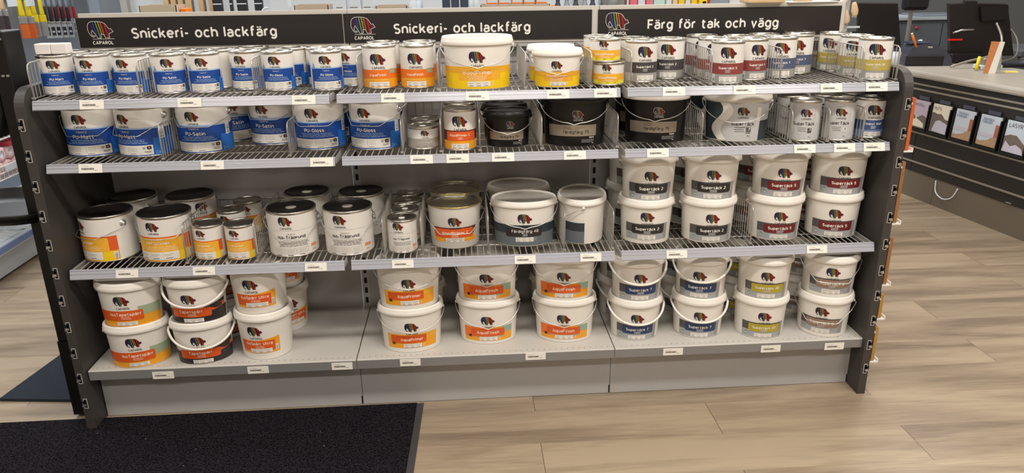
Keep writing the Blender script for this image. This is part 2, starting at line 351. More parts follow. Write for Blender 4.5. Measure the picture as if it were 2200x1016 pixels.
# ---------------------------------------------------------------- label designs (s right, z up, metres)
def lab_blue(L, name, K, big):
    kz = L.H/0.12; q = L.a0/0.05
    L.rect(-0.055*q, 0.098*q, 0.004, 0.068*kz, 'blue', 0)
    L.rect(-0.055*q, 0.060*q, 0.068*kz, 0.0715*kz, 'paleblue', 0)
    L.rect(0.048*q, 0.098*q, 0.004, 0.045*kz, 'blue2', 1)
    L.m.face([L.P(-0.051*q, 0.066*kz, 1), L.P(-0.036*q, 0.066*kz, 1), L.P(-0.046*q, 0.086*kz, 1)], 'drop')
    L.rect(-0.047*q, 0.046*q, 0.006*kz, 0.029*kz, 'paper', 1)
    for i, a in enumerate((-0.040, -0.022, 0.004)):
        L.lines(a*q, (a+0.015)*q, 0.024*kz, 3, 0.004*kz, 0.0005*kz, 'inkgrey', 2, i+3)
        L.rect((a-0.001)*q, (a+0.011)*q, 0.0085*kz, 0.0098*kz, 'inkgrey', 2)
        L.rect((a-0.003)*q, (a-0.0026)*q, 0.012*kz, 0.026*kz, 'inkgrey', 2)
    L.rrect(0.035*q, 0.043*q, 0.0185*kz, 0.0265*kz, 'ink', 2, 0.001*q); L.rrect(0.0375*q, 0.0405*q, 0.021*kz, 0.024*kz, 'apricot', 3, 0.001*q)
    L.text('W', 0.030*q, 0.0195*kz, 0.0055*q, 'ink', 2); L.text('2619' if name == 'PU-Gloss' else '2615' if name == 'PU-Satin' else '9605', 0.036*q, 0.011*kz, 0.011*q, 'ink', 2)
    L.text('2,4 L' if big else '0,96 L', 0.057*q, 0.007*kz, 0.015*q, 'paleblue', 2, 0.0)
    L.text('Capacryl', -0.002*q, 0.0605*kz, 0.019*q, 'paper', 2, 0.0)
    L.text(name, -0.001*q, 0.0465*kz, 0.039*q, 'white', 2, 0.03)
    L.lines(-0.034*q, 0.040*q, 0.0415*kz, 3, 0.0038*kz, 0.0012*kz, 'paleblue', 2, 5, True)
    L.barcode(0.060*q, 0.072*q, 0.042*kz, 0.070*kz)
    L.logo(-0.003*q, 0.0805*kz, (0.0385 if not big else 0.0275)*q)
def lab_haft(L, K):
    kz = L.H/0.118; q = L.a0/0.05
    L.rect(-0.052*q, 0.062*q, 0.004, 0.067*kz, 'amber', 0); L.rect(-0.052*q, 0.062*q, 0.060*kz, 0.067*kz, 'orangered', 1)
    L.rect(0.046*q, 0.062*q, 0.030*kz, 0.067*kz, 'orangered', 1)
    L.rrect(-0.052*q, 0.046*q, 0.028*kz, 0.064*kz, 'yam', 2, 0.004*q); L.rect(0.026*q, 0.052*q, 0.004, 0.028*kz, 'yellow', 1)
    L.rect(-0.052*q, 0.032*q, 0.007*kz, 0.028*kz, 'paper', 2); L.panel(-0.048*q, 0.028*q, 0.008*kz, 0.027*kz, 3)
    L.text('Häftprimer', -0.005*q, 0.048*kz, 0.046*q, 'cream', 3, 0.03); L.text('Capacryl', -0.004*q, 0.0585*kz, 0.016*q, 'cream', 3, 0.0)
    L.lines(-0.038*q, 0.036*q, 0.041*kz, 3, 0.0042*kz, 0.001*kz, 'cream', 3, 2, True)
    L.barcode(0.052*q, 0.060*q, 0.008*kz, 0.026*kz, 2)
    L.logo(-0.010*q, 0.082*kz, (0.034 if q < 1.3 else 0.0265)*q)
def lab_iso(L, K):
    kz = L.H/0.117; q = L.a0/0.05
    L.rect(-0.06*q, 0.06*q, 0.0705*kz, 0.0712*kz, 'lgrey', 1)
    L.text('Capacryl', -0.001*q, 0.060*kz, 0.017*q, 'taupe', 2, 0.0)
    L.text('Iso-Trägrund', 0, 0.0495*kz, 0.056*q, 'ink', 2, 0.02)
    L.lines(-0.033*q, 0.036*q, 0.0405*kz, 4, 0.0038*kz, 0.0009*kz, 'ink', 2, 9, True)
    for i in range(3):
        a = (-0.038+i*0.024)*q
        for (x0, x1, z0, z1) in ((a, a+0.021*q, 0.0105, 0.0109), (a, a+0.021*q, 0.0235, 0.0239), (a, a+0.0004, 0.0105, 0.0239), (a+0.021*q, a+0.0214*q, 0.0105, 0.0239)):
            L.rect(x0, x1, z0*kz, z1*kz, 'taupe', 2)
        L.lines(a+0.003*q, a+0.019*q, 0.020*kz, 3, 0.003*kz, 0.0005*kz, 'inkgrey', 2, i)
        L.rect(a+0.003*q, a+0.014*q, 0.005*kz, 0.0068*kz, 'inkgrey', 2)
    L.rect(0.040*q, 0.056*q, 0.020*kz, 0.028*kz, 'apricot', 1); L.text('2,5 L' if q > 1.3 else '1 L', 0.048*q, 0.010*kz, 0.011*q, 'orangered', 2, 0.02)
    L.logo(-0.010*q, 0.083*kz, (0.038 if q < 1.3 else 0.0285)*q)
def lab_aqua(L, K):
    L.rect(-0.16, 0.16, 0.032, 0.060, 'orange', 0); L.rect(-0.16, 0.16, 0.005, 0.032, 'amber', 0); L.rect(-0.045, 0.03, 0.026, 0.032, 'yam', 1)
    L.rect(0.036, 0.060, 0.048, 0.0625, 'green', 1); L.panel(-0.033, 0.032, 0.0075, 0.0225, 1)
    L.text('AquaFinish', -0.003, 0.0405, 0.054, 'cream', 2, 0.02); L.logo(0, 0.0755, 0.050)
def lab_st(L, band, num, K):
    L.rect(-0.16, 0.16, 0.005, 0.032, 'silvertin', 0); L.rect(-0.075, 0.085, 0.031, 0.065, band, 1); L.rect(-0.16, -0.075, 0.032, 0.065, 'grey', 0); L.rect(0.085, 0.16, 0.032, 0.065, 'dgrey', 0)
    L.rect(-0.085, -0.040, 0.006, 0.031, 'lgrey', 1)
    L.text('Supertäck '+num, 0.0, 0.0475, 0.058, 'white', 2, 0.035); L.lines(-0.009, 0.009, 0.0435, 4, 0.0024, 0.001, 'lgrey', 2, 3, True)
    L.panel(-0.025, 0.030, 0.0075, 0.0235, 2); L.rrect(-0.048, -0.042, 0.009, 0.019, 'leaf', 2, 0.002)
    L.logo(0, 0.0805, 0.051)
def lab_stg(L, K):
    L.rect(-0.165, 0.165, 0.006, L.H-0.008, 'sgrey', 0)
    L.text('SuperTäck', 0, 0.055, 0.068, 'ink', 2, 0.015); L.lines(-0.018, 0.010, 0.0455, 3, 0.0055, 0.001, 'ink', 2, 4, True)
    L.rect(0.013, 0.026, 0.030, 0.046, 'dgrey' if K else 'lgrey', 2); L.text('7', 0.021, 0.037, 0.005, 'white' if K else 'ink', 3, 0.03); L.text('1 L', 0.021, 0.014, 0.008, 'ink', 2, 0.02)
    L.rect(0.036, 0.05, 0.062, 0.112, 'lgrey', 1); L.rect(0.029, 0.034, 0.0885, 0.0895, 'inkgrey', 2); L.logo(0.006, 0.082, 0.037)
def lab_fin(L, K):
    L.rect(-0.16, 0.16, 0.029, 0.061, 'finb', 0); L.rect(-0.16, 0.16, 0.006, 0.029, 'finl', 0)
    L.text('Finest Wall', -0.002, 0.0455, 0.056, 'white', 2, 0.03); L.lines(-0.010, 0.008, 0.0405, 4, 0.0024, 0.001, 'white', 2, 3, True)
    L.panel(-0.028, 0.030, 0.0075, 0.0225, 1); L.logo(0.0, 0.078, 0.049)
def lab_woodc(L, K):
    L.rect(-0.16, 0.16, 0.033, 0.066, 'maroon', 0); L.rect(-0.16, 0.16, 0.006, 0.033, 'amber', 0)
    L.rrect(-0.048, 0.055, 0.032, 0.0625, 'orangered', 1, 0.004)
    L.text('WoodPrimer C', -0.002, 0.0475, 0.069, 'cream', 2, 0.02); L.lines(-0.008, 0.008, 0.043, 3, 0.0026, 0.001, 'cream', 2, 3, True)
    L.panel(-0.030, 0.028, 0.0075, 0.0235, 1); L.barcode(0.062, 0.070, 0.008, 0.036); L.logo(0, 0.0785, 0.050)
def lab_kv(L, K):
    L.rect(-0.16, 0.16, 0.005, 0.036, 'kv', 0); L.text('Kvistlack', 0.0, 0.020, 0.047, 'lgrey', 2, 0.02); L.lines(-0.016, 0.014, 0.016, 1, 0.003, 0.001, 'lgrey', 2, 2)
    for a in (-0.03, -0.005, 0.018): L.rect(a, a+0.009, 0.0095, 0.0105, 'ink', 1)
    L.logo(0.0, 0.0445, 0.027)
def lab_wood1(L, K):
    L.rect(-0.16, 0.16, 0.017, 0.037, 'yam', 0); L.rect(-0.16, 0.16, 0.006, 0.017, 'lemon', 0); L.rect(-0.035, 0.035, 0.013, 0.017, 'yam', 1)
    L.text('WoodPrimer', -0.002, 0.0215, 0.063, 'cream', 2, 0.025); L.lines(-0.018, 0.018, 0.0175, 2, 0.0028, 0.0009, 'cream', 2, 2, True)
    for a in (-0.032, -0.006, 0.018): L.rect(a, a+0.009, 0.0095, 0.0105, 'ink', 1)
    L.logo(-0.004, 0.0465, 0.030)
def lab_stB(L, band, num, K):
    d = 0.0 if K else -0.010
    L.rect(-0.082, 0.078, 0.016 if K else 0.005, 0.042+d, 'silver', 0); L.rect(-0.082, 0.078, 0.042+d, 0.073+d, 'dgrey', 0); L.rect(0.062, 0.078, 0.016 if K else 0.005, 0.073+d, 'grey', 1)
    L.rrect(-0.056, 0.060, 0.038+d, 0.069+d, band, 2, 0.005)
    L.text('Supertäck '+num, 0.0, 0.0510+d, 0.083, 'white', 3, 0.035); L.lines(-0.014, 0.014, 0.0470+d, 4, 0.0024, 0.0011, 'lgrey', 3, 3, True)
    L.panel(-0.033, 0.030, 0.0165+d*0.9, 0.0325+d, 2); L.rrect(-0.068, -0.061, 0.024+d, 0.036+d, 'leaf', 2, 0.003)
    L.m.face([L.P(-0.0675, 0.0265+d, 3), L.P(-0.0615, 0.0265+d, 3), L.P(-0.0645, 0.0325+d, 3)], 'white')
    L.logo(-0.001, 0.0830+d, 0.048)
def lab_aq(L, primer):
    d = -0.008 if primer else -0.013
    L.rect(-0.092, 0.092, 0.026+d, 0.080+d, 'amber', 0)
    if primer: L.rect(-0.092, 0.092, 0.062+d, 0.0795+d, 'yam', 1); L.rrect(-0.078, 0.050, 0.046+d, 0.076+d, 'orangered', 2, 0.004)
    else:
        L.rect(-0.092, 0.0, 0.040+d, 0.080+d, 'orange', 1); L.rect(0.050, 0.092, 0.056+d, 0.080+d, 'tgreen', 1); L.rect(-0.05, 0.06, 0.040+d, 0.047+d, 'green', 1)
        L.rrect(-0.064, 0.060, 0.045+d, 0.074+d, 'orangered', 2, 0.003)
    L.text('AquaPrimer' if primer else 'AquaFinish', -0.002, 0.055+d, 0.080, 'cream', 3, 0.02)
    L.panel(-0.033, 0.033, 0.028+d, 0.043+d, 3); L.rect(-0.074, -0.063, 0.040+d, 0.050+d, 'ink', 2); L.lines(0.037, 0.045, 0.039+d, 4, 0.003, 0.001, 'cream', 2, 1)
    L.logo(-0.001, 0.090+d, 0.049)
def lab_isotapet(L):
    L.rect(-0.12, 0.12, 0.003, 0.040, 'amber', 0); L.quad(lambda z: -0.12, lambda z: 0.12, 0.034, 0.048, 'green', 0, 2)
    L.rect(0.040, 0.12, 0.040, 0.072, 'green', 1); L.rrect(-0.075, 0.055, 0.024, 0.060, 'orangered', 2, 0.005); L.rect(-0.12, -0.06, 0.024, 0.060, 'orangered', 1)
    L.text('IsoTapetspärr', -0.002, 0.042, 0.100, 'cream', 3, 0.02); L.lines(-0.02, 0.018, 0.0365, 3, 0.0036, 0.001, 'cream', 3, 2, True); L.panel(-0.033, 0.033, 0.007, 0.020, 3)
    L.logo(-0.006, 0.0785, 0.051)
def lab_tapet(L):
    L.rect(-0.12, 0.12, 0.003, 0.050, 'charcoal', 0)
    L.m.face([L.P(0.03+0.01*i, 0.043+0.0028*i, 1) for i in range(9)]+[L.P(0.11, 0.050, 1)]+[L.P(0.11-0.01*i, 0.052-0.0022*i, 1) for i in range(1, 9)], 'orangered')
    for i in range(8):
        a = 0.03+0.010*i; L.m.face([L.P(a, 0.046, 0), L.P(a+0.01, 0.046, 0), L.P(a+0.01, 0.056+0.0028*(i+1), 0), L.P(a, 0.056+0.0028*i, 0)], 'charcoal')
    L.rrect(-0.080, 0.058, 0.024, 0.056, 'orangered', 2, 0.006)
    L.text('Tapetspärr', -0.010, 0.040, 0.079, 'cream', 3, 0.02); L.lines(-0.024, 0.010, 0.0355, 3, 0.0034, 0.001, 'cream', 3, 2, True); L.panel(-0.038, 0.030, 0.006, 0.020, 3)
    L.logo(-0.010, 0.073, 0.050)
def lab_isosp(L):
    L.rect(-0.070, 0.068, 0.027, 0.076, 'amber', 0); L.rrect(-0.070, 0.052, 0.036, 0.075, 'orangered', 1, 0.003)
    for i in range(12):
        a = -0.01+0.0065*i; L.m.face([L.P(a, 0.075, 0), L.P(a+0.0065, 0.075, 0), L.P(a+0.0065, 0.076+0.0009*(i+1), 0), L.P(a, 0.076+0.0009*i, 0)], 'amber')
    L.text('IsoSpärr Ultra', -0.004, 0.060, 0.094, 'cream', 2, 0.02); L.lines(-0.02, 0.018, 0.054, 3, 0.0034, 0.001, 'cream', 2, 2, True)
    L.panel(-0.036, 0.040, 0.030, 0.045, 2); L.barcode(0.052, 0.062, 0.034, 0.056, 2); L.logo(-0.012, 0.0945, 0.052)
def lab_woodB(L, k):
    L.rect(-0.158*k, 0.158*k, 0.003, 0.071*k, 'yellow', 0)
    L.rect(-0.158*k, 0.158*k, 0.052*k, 0.071*k, 'yam', 1); L.rect(-0.062*k, 0.075*k, 0.030*k, 0.071*k, 'yam', 1); L.rrect(-0.025*k, 0.045*k, 0.030*k, 0.062*k, 'amber', 2, 0.003)
    L.text('WoodPrimer', -0.002*k, 0.0475*k, 0.094*k, 'cream', 3, 0.02); L.lines(-0.034*k, 0.030*k, 0.042*k, 4, 0.0042*k, 0.0012*k, 'cream', 3, 4, True)
    L.panel(-0.033*k, 0.040*k, 0.010*k, 0.026*k, 2); L.lines(0.043*k, 0.052*k, 0.024*k, 4, 0.0035*k, 0.001, 'white', 2, 1); L.logo(-0.001*k, 0.083*k, 0.051*k)
def lab_fard(L, k, white_scale=1):
    L.rect(-0.090*k, 0.076*k, 0.034*k, 0.071*k, MATS['silver_band'], 0)
    L.text('färdigfärg 75', 0.006*k, 0.0435*k, 0.086*k, 'ink', 1, 0.02); L.lines(-0.036*k, -0.010*k, 0.0635*k, 2, 0.005*k, 0.0013*k, 'ink', 1, 4)
    L.text('blank', 0.060*k, 0.0275*k, 0.017*k, 'white', 1, 0.03); L.lines(0.025*k, 0.070*k, 0.022*k, 3, 0.0042*k, 0.0009*k, 'lgrey', 1, 4); L.rect(0.062*k, 0.068*k, 0.0095*k, 0.011*k, 'lgrey', 1)
    L.logo(0.012*k, 0.094*k, 0.036*k, 1, 'white', 'white')
def lab_f40(L):
    L.rect(-0.15, 0.15, 0.003, 0.047, 'slate', 0); L.rect(-0.15, 0.15, 0.047, 0.078, 'dslate', 0); L.rrect(-0.068, 0.060, 0.036, 0.068, 'charcoal', 1, 0.006)
    L.text('Färdigfärg 40', 0.0, 0.0515, 0.094, 'white', 2, 0.03); L.lines(-0.010, 0.010, 0.047, 4, 0.0028, 0.0012, 'lgrey', 2, 3, True)
    L.panel(-0.033, 0.030, 0.018, 0.034, 2); L.lines(0.034, 0.042, 0.032, 4, 0.0035, 0.001, 'lgrey', 2, 1); L.logo(0.0, 0.0845, 0.050)
def lab_stgB(L):
    H = L.H
    def c1(z):
        t = z/0.128
        return -0.040-0.020*math.sin(PI*(t*2-0.15)) if t < 1.08 else -0.03
    L.rect(-0.14, 0.14, 0.003, 0.128, 'sgrey', 0)
    L.quad(lambda z: -0.115, lambda z: c1(z)-0.022, 0.004, 0.128, 'dslate', 1, 22)
    L.quad(lambda z: c1(z)-0.0221, lambda z: c1(z)+0.006+0.008*math.sin(PI*z/0.13), 0.004, 0.128, 'paper', 1, 22)
    L.rect(-0.116, -0.106, 0.003, 0.128, 'black', 2); L.rect(0.082, 0.14, 0.003, 0.070, 'dslate', 1); L.rect(0.068, 0.082, 0.068, 0.114, 'paper', 2)
    L.text('SuperTäck', 0.024, 0.056, 0.074, 'ink', 3, 0.015); L.lines(-0.004, 0.032, 0.0475, 3, 0.0065, 0.0014, 'ink', 2, 4, True)
    L.rect(0.036, 0.052, 0.029, 0.049, 'dgrey', 2); L.text('7', 0.046, 0.038, 0.007, 'white', 3, 0.03); L.text('PLUS', 0.044, 0.0305, 0.013, 'white', 3, 0.0); L.text('3 L', 0.046, 0.018, 0.011, 'ink', 2, 0.02)
    L.rect(0.058, 0.067, 0.0855, 0.0865, 'inkgrey', 2); L.logo(0.024, 0.088, 0.040)
def lab_pail(L):
    L.rect(-0.080, 0.080, 0.026, 0.050, 'amber', 0); L.rect(-0.080, 0.080, 0.050, 0.077, 'maroon', 0); L.rrect(-0.080, 0.066, 0.040, 0.073, 'orangered', 1, 0.004)
    L.text('WoodPrimer C', 0.0, 0.0535, 0.094, 'cream', 2, 0.02); L.lines(-0.016, 0.014, 0.050, 3, 0.0036, 0.001, 'cream', 2, 2, True)
    L.panel(-0.034, 0.032, 0.026, 0.040, 2); L.barcode(0.070, 0.078, 0.040, 0.068, 2); L.logo(0.0, 0.083, 0.046)

# ---------------------------------------------------------------- containers: every type is a list of (part, mesh, sub-parts)
def wire_hoop(Rx, ry, zp, drop, side=-1, r=0.0016, m='chrome', vee=True, flat=False):
    pts = []
    if flat:      # trapezoid bail: straight across the middle
        pts = [(-Rx, 0, zp), (-Rx-0.006, side*0.006, zp-0.006), (-Rx*0.93, side*ry*0.35, zp-drop*0.45), (-Rx*0.56, side*ry*0.93, zp-drop*0.95), (-Rx*0.48, side*ry*0.98, zp-drop),
               (0, side*ry*1.06, zp-drop), (Rx*0.48, side*ry*0.98, zp-drop), (Rx*0.56, side*ry*0.93, zp-drop*0.95), (Rx*0.93, side*ry*0.35, zp-drop*0.45), (Rx+0.006, side*0.006, zp-0.006), (Rx, 0, zp)]
    else:
        N = 22
        for i in range(N+1):
            t = -1+2*i/N; a = t*PI/2
            x = Rx*math.copysign(abs(math.sin(a))**0.92, t); c = abs(math.cos(a))
            z = zp-drop*(c**1.15)*(0.92 if vee else 1.0); y = side*ry*1.03*(c**0.85)
            if vee and abs(t) < 0.08: z -= drop*0.09*(1-abs(t)/0.08)
            if abs(t) > 0.9: x += math.copysign(0.006*(1-abs(abs(t)-0.95)/0.05), t)
            pts.append((x, y, z))
    return M().tube(pts, r, m, 6)
def tin_parts(r, H, labf, body='tin_white', lidm='tin_metal', bail=None, lidkind='ring', sticker=False, rimtop=0.008):
    P = []
    b = M().lathe([(r-0.001, 0), (r+0.0014, 0.0012), (r+0.0014, 0.0036), (r, 0.005)], 'tin_metal', 36, cap1=False)
    b.lathe([(r, 0.005), (r, H-0.009)], body, 36, cap0=False, cap1=False)
    b.lathe([(r, H-0.009), (r+0.0016, H-0.006), (r+0.0018, H-0.002), (r+0.0002, H), (r-0.0035, H-0.0004)], 'tin_metal', 36, cap0=False, cap1=False)
    P.append(('body', b))
    L = Lab(r, r, H); labf(L); P.append(('label', L.m))
    d = M().lathe([(r-0.0035, H-0.0004), (r-0.0045, H-0.005), (r-0.010, H-0.006), (r-0.012, H-0.002), (r-0.015, H-0.001), (r-0.017, H-0.0045), (0.0005, H-0.0045)], lidm, 36, cap0=False, cap1=False)
    P.append(('lid', d))
    if sticker: P.append(('sticker', M().lathe([(0.011*r/0.05, H-0.0043), (0.0111*r/0.05, H-0.0036), (0.0001, H-0.0036)], 'card', 20, cap0=False, cap1=False)))
    if bail:
        zp = H-0.032
        for sx in (-1, 1):
            e = M(); T = Matrix.Translation((sx*(r+0.0005), 0, zp)) @ Matrix.Rotation(sx*PI/2, 4, 'Y')
            e.lathe([(0.012, -0.003), (0.012, 0.001), (0.008, 0.0022), (0.0055, 0.003), (0.0055, 0.006), (0.003, 0.0085), (0.0005, 0.009)], 'chrome', 16, T=T)
            P.append(('bail_ear', e))
        P.append(('handle', wire_hoop(r+0.007, r+0.006, zp, bail, -1, 0.0013, 'chrome', False, True)))
    return P
def bucket_parts(a0, al, H, sk, ov, labf, body='plastic_white', lidm='plastic_lid', topm='lid_top', handle='wire', drop=0.085, side=-1, vee=True, Hl=None, ears=True):
    """a0 bottom radius, al lid radius, sk skirt bottom height, H lid rim top"""
    P = []; a1 = al-0.0075
    pb = [(a0-0.002, 0), (a0-0.0004, 0.0008), (a0, 0.0025), (a1, sk+0.004)]
    P.append(('body', M().lathe(pb, body, 48, ov, cap1=False)))
    L = Lab(a0, a0+(a1-a0)*(H/(sk+0.004)), H, ov); labf(L); P.append(('label', L.m))
    if ov < 1: sc = lambda r: r
    d = M().lathe([(a1+0.001, sk+0.001), (al-0.002, sk), (al-0.0005, sk+0.002), (al, sk+(H-sk)*0.45), (al-0.0012, sk+(H-sk)*0.5), (al-0.0025, H-0.005), (al-0.005, H-0.0008), (al-0.009, H), (al-0.0125, H-0.002), (al-0.0135, H-0.0055)], lidm, 48, ov, cap0=False, cap1=False)
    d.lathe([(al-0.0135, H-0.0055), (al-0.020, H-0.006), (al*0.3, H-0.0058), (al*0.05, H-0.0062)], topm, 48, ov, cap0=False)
    P.append(('lid', d))
    if handle:
        zp = sk-0.004; b1 = a1
        if ears:
            for sx in (-1, 1):
                e = M(); T = Matrix.Translation((sx*(b1-0.001), 0, zp)) @ Matrix.Rotation(sx*PI/2, 4, 'Y')
                e.lathe([(0.009, -0.002), (0.008, 0.003), (0.0055, 0.004), (0.005, 0.010), (0.0008, 0.0115)], body if handle != 'pearl' else 'plastic_lid', 14, T=T)
                P.append(('handle_ear', e))
        Rx = b1+0.008; ry = (b1*ov+0.006) if ov < 1 else b1+0.004
        if handle == 'wire': P.append(('handle', wire_hoop(Rx, max(ry, (al+0.001)*ov if drop < 0.05 else ry), zp, drop, side, 0.0015, 'chrome', vee)))
        elif handle == 'flat': P.append(('handle', wire_hoop(Rx, ry, zp, drop, side, 0.0015, 'chrome', False, True)))
        else:
            h = wire_hoop(Rx+0.002, ry+0.002, zp, drop, side, 0.0042, 'plastic_lid', False); P.append(('handle', h))
    return P
BLUE = 'white paint tin with a blue band'
TY = {}
def T(name, obname, look, fn): TY[name] = [obname, look, fn, None]
for k, nm in (('matt', 'PU-Matt'), ('satin', 'PU-Satin'), ('gloss', 'PU-Gloss')):
    T(k, 'paint_tin', 'small white paint tin with blue band', lambda nm=nm: tin_parts(0.0495, 0.122, lambda L: lab_blue(L, nm, 1, False)))
    T(k+'L', 'paint_can', 'large blue banded paint can', lambda nm=nm: tin_parts(0.083, 0.158, lambda L: lab_blue(L, nm, 1, True), bail={'PU-Matt': 0.056, 'PU-Satin': 0.037, 'PU-Gloss': 0.045}[nm]))
T('haft', 'paint_tin', 'small white tin with orange-yellow label', lambda: tin_parts(0.0485, 0.118, lambda L: lab_haft(L, 0)))
T('haftL', 'paint_can', 'large orange-yellow can with black lid', lambda: tin_parts(0.0845, 0.156, lambda L: lab_haft(L, 1), lidm='black_lid', bail=0.040))
T('iso', 'paint_tin', 'small all-white tin with lid sticker', lambda: tin_parts(0.0492, 0.116, lambda L: lab_iso(L, 0), sticker=True))
T('isoL', 'paint_can', 'large all-white can with lid sticker', lambda: tin_parts(0.0815, 0.155, lambda L: lab_iso(L, 1), lidm='black_lid', bail=0.057, sticker=True))
T('aqua', 'paint_tin', 'white paint tin with orange and amber band', lambda: tin_parts(0.0535, 0.134, lambda L: lab_aqua(L, 0)))
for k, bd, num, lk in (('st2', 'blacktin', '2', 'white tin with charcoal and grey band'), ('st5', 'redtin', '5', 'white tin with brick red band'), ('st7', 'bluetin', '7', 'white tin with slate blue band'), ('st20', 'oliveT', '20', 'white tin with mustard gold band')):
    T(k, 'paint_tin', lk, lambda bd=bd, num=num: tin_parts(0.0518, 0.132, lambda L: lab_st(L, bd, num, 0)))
T('stg', 'paint_tin', 'plain grey label tin with a dark number square', lambda: tin_parts(0.0495, 0.133, lambda L: lab_stg(L, 1)))
T('stg2', 'paint_tin', 'plain grey label tin with a pale number square', lambda: tin_parts(0.0495, 0.133, lambda L: lab_stg(L, 0)))
T('fin', 'paint_tin', 'white tin with two-tone blue lower half', lambda: tin_parts(0.0495, 0.133, lambda L: lab_fin(L, 0)))
T('woodc', 'paint_tin', 'white tin with orange-red and amber label', lambda: tin_parts(0.0515, 0.133, lambda L: lab_woodc(L, 0)))
T('kv', 'paint_tin', 'short squat tin with warm grey band', lambda: tin_parts(0.0505, 0.074, lambda L: lab_kv(L, 0), sticker=True))
T('wood1', 'paint_tin', 'short squat tin with yellow band', lambda: tin_parts(0.0490, 0.0722, lambda L: lab_wood1(L, 0)))
T('woodB', 'paint_bucket', 'big oval white bucket with bright yellow lower half', lambda: bucket_parts(0.0990, 0.1140, 0.160, 0.134, 0.75, lambda L: lab_woodB(L, 1), drop=0.062))
T('woodS', 'paint_bucket', 'small oval white bucket with yellow lower half', lambda: bucket_parts(0.0700, 0.0815, 0.118, 0.096, 0.75, lambda L: lab_woodB(L, 0.70), drop=0.050, topm='plastic_lid'))
T('fardB', 'paint_bucket', 'big oval black bucket with brushed silver band', lambda: bucket_parts(0.0975, 0.1120, 0.166, 0.140, 0.75, lambda L: lab_fard(L, 1.0), body='plastic_black', lidm='plastic_black', topm='plastic_black', drop=0.062))
T('fardW', 'paint_bucket', 'big oval black bucket with white lid', lambda: bucket_parts(0.0975, 0.1120, 0.166, 0.140, 0.75, lambda L: lab_fard(L, 1.0), body='plastic_black', lidm='plastic_lid', topm='lid_top', drop=0.062))
T('fardS', 'paint_bucket', 'small oval black bucket with silver band', lambda: bucket_parts(0.0690, 0.0800, 0.118, 0.098, 0.75, lambda L: lab_fard(L, 0.72), body='plastic_black', lidm='plastic_black', topm='plastic_black', drop=0.050))
T('stgB', 'paint_bucket', 'oval grey bucket with dark blue and white curve', lambda: bucket_parts(0.0970, 0.1120, 0.158, 0.132, 0.75, lambda L: lab_stgB(L), drop=0.062, vee=False))
T('f40', 'paint_bucket', 'oval white bucket with slate lower half', lambda: bucket_parts(0.1005, 0.1155, 0.160, 0.138, 0.75, lambda L: lab_f40(L), drop=0.066))
T('pail', 'paint_pail', 'metal pail with yellow rim', lambda: pail_parts())
T('isot', 'paint_bucket', 'oval white bucket with orange and pale green label', lambda: bucket_parts(0.0908, 0.1055, 0.157, 0.128, 0.75, lambda L: lab_isotapet(L), handle='wire', side=1, drop=0.05))
T('tapet', 'paint_bucket', 'oval white bucket with orange and charcoal label', lambda: bucket_parts(0.0875, 0.1040, 0.158, 0.130, 0.75, lambda L: lab_tapet(L), handle='pearl', drop=0.060))
T('isosp', 'paint_bucket', 'round white bucket with orange label', lambda: bucket_parts(0.0840, 0.1005, 0.176, 0.146, 1.0, lambda L: lab_isosp(L), handle='wire', side=1, drop=0.08))
T('aqp', 'paint_bucket', 'oval white bucket with all-orange label', lambda: bucket_parts(0.1000, 0.1160, 0.168, 0.142, 0.75, lambda L: lab_aq(L, True), drop=0.058))
T('aqf', 'paint_bucket', 'oval white bucket with orange and sage label', lambda: bucket_parts(0.0995, 0.1148, 0.166, 0.142, 0.75, lambda L: lab_aq(L, False), drop=0.072))
for k, bd, num, hd, sd, lk in (('B2', 'charcoal', '2', 'wire', 1, 'round white bucket with black and grey label'), ('B5', 'maroonband', '5', 'wire', 1, 'round white bucket with dark red label'),
        ('B7', 'navy', '7', 'pearl', -1, 'round white bucket with navy label'), ('B20', 'olive', '20', 'wire', 1, 'round white bucket with mustard label'), ('B6', 'taupe', '6', 'flat', -1, 'round white bucket with brown label')):
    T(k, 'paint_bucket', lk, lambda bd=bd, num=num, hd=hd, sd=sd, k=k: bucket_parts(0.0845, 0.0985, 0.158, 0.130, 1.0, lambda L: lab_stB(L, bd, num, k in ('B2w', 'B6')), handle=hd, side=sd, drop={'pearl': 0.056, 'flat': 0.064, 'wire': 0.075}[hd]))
T('B2w', 'paint_bucket', 'round white bucket with black and grey label', lambda: bucket_parts(0.0830, 0.0975, 0.158, 0.130, 1.0, lambda L: lab_stB(L, 'charcoal', '2', True), handle='wire', side=1, drop=0.075))
def pail_parts():
    P = []; a0, a1, H = 0.083, 0.0925, 0.150
    P.append(('body', M().lathe([(a0-0.003, 0), (a0, 0.003), (a1-0.0015, H-0.006), (a1-0.001, H-0.004)], 'tin_white', 44, cap1=False)))
    P.append(('rim', M().lathe([(a1-0.002, H-0.005), (a1+0.002, H-0.004), (a1+0.0035, H-0.001), (a1+0.002, H+0.0015), (a1-0.001, H)], 'gold_rim', 44, cap0=False, cap1=False)))
    P.append(('lid', M().lathe([(a1-0.001, H), (a1-0.004, H-0.010), (a1-0.012, H-0.014), (a1-0.016, H-0.011), (a1-0.02, H-0.013), (0.001, H-0.013)], 'tin_metal', 44, cap0=False)))
    L = Lab(a0, a1, H); lab_pail(L); P.append(('label', L.m))
    for sx in (-1, 1):
        e = M(); TT = Matrix.Translation((sx*(a1-0.004), 0, H-0.030)) @ Matrix.Rotation(sx*PI/2, 4, 'Y')
        e.lathe([(0.011, -0.002), (0.010, 0.003), (0.007, 0.004), (0.006, 0.009), (0.001, 0.0105)], 'shelf_rust', 16, T=TT); P.append(('bail_ear', e))
    P.append(('handle', wire_hoop(a1+0.006, a1+0.003, H-0.030, 0.062, -1, 0.0014, 'chrome', False, True)))
    return P
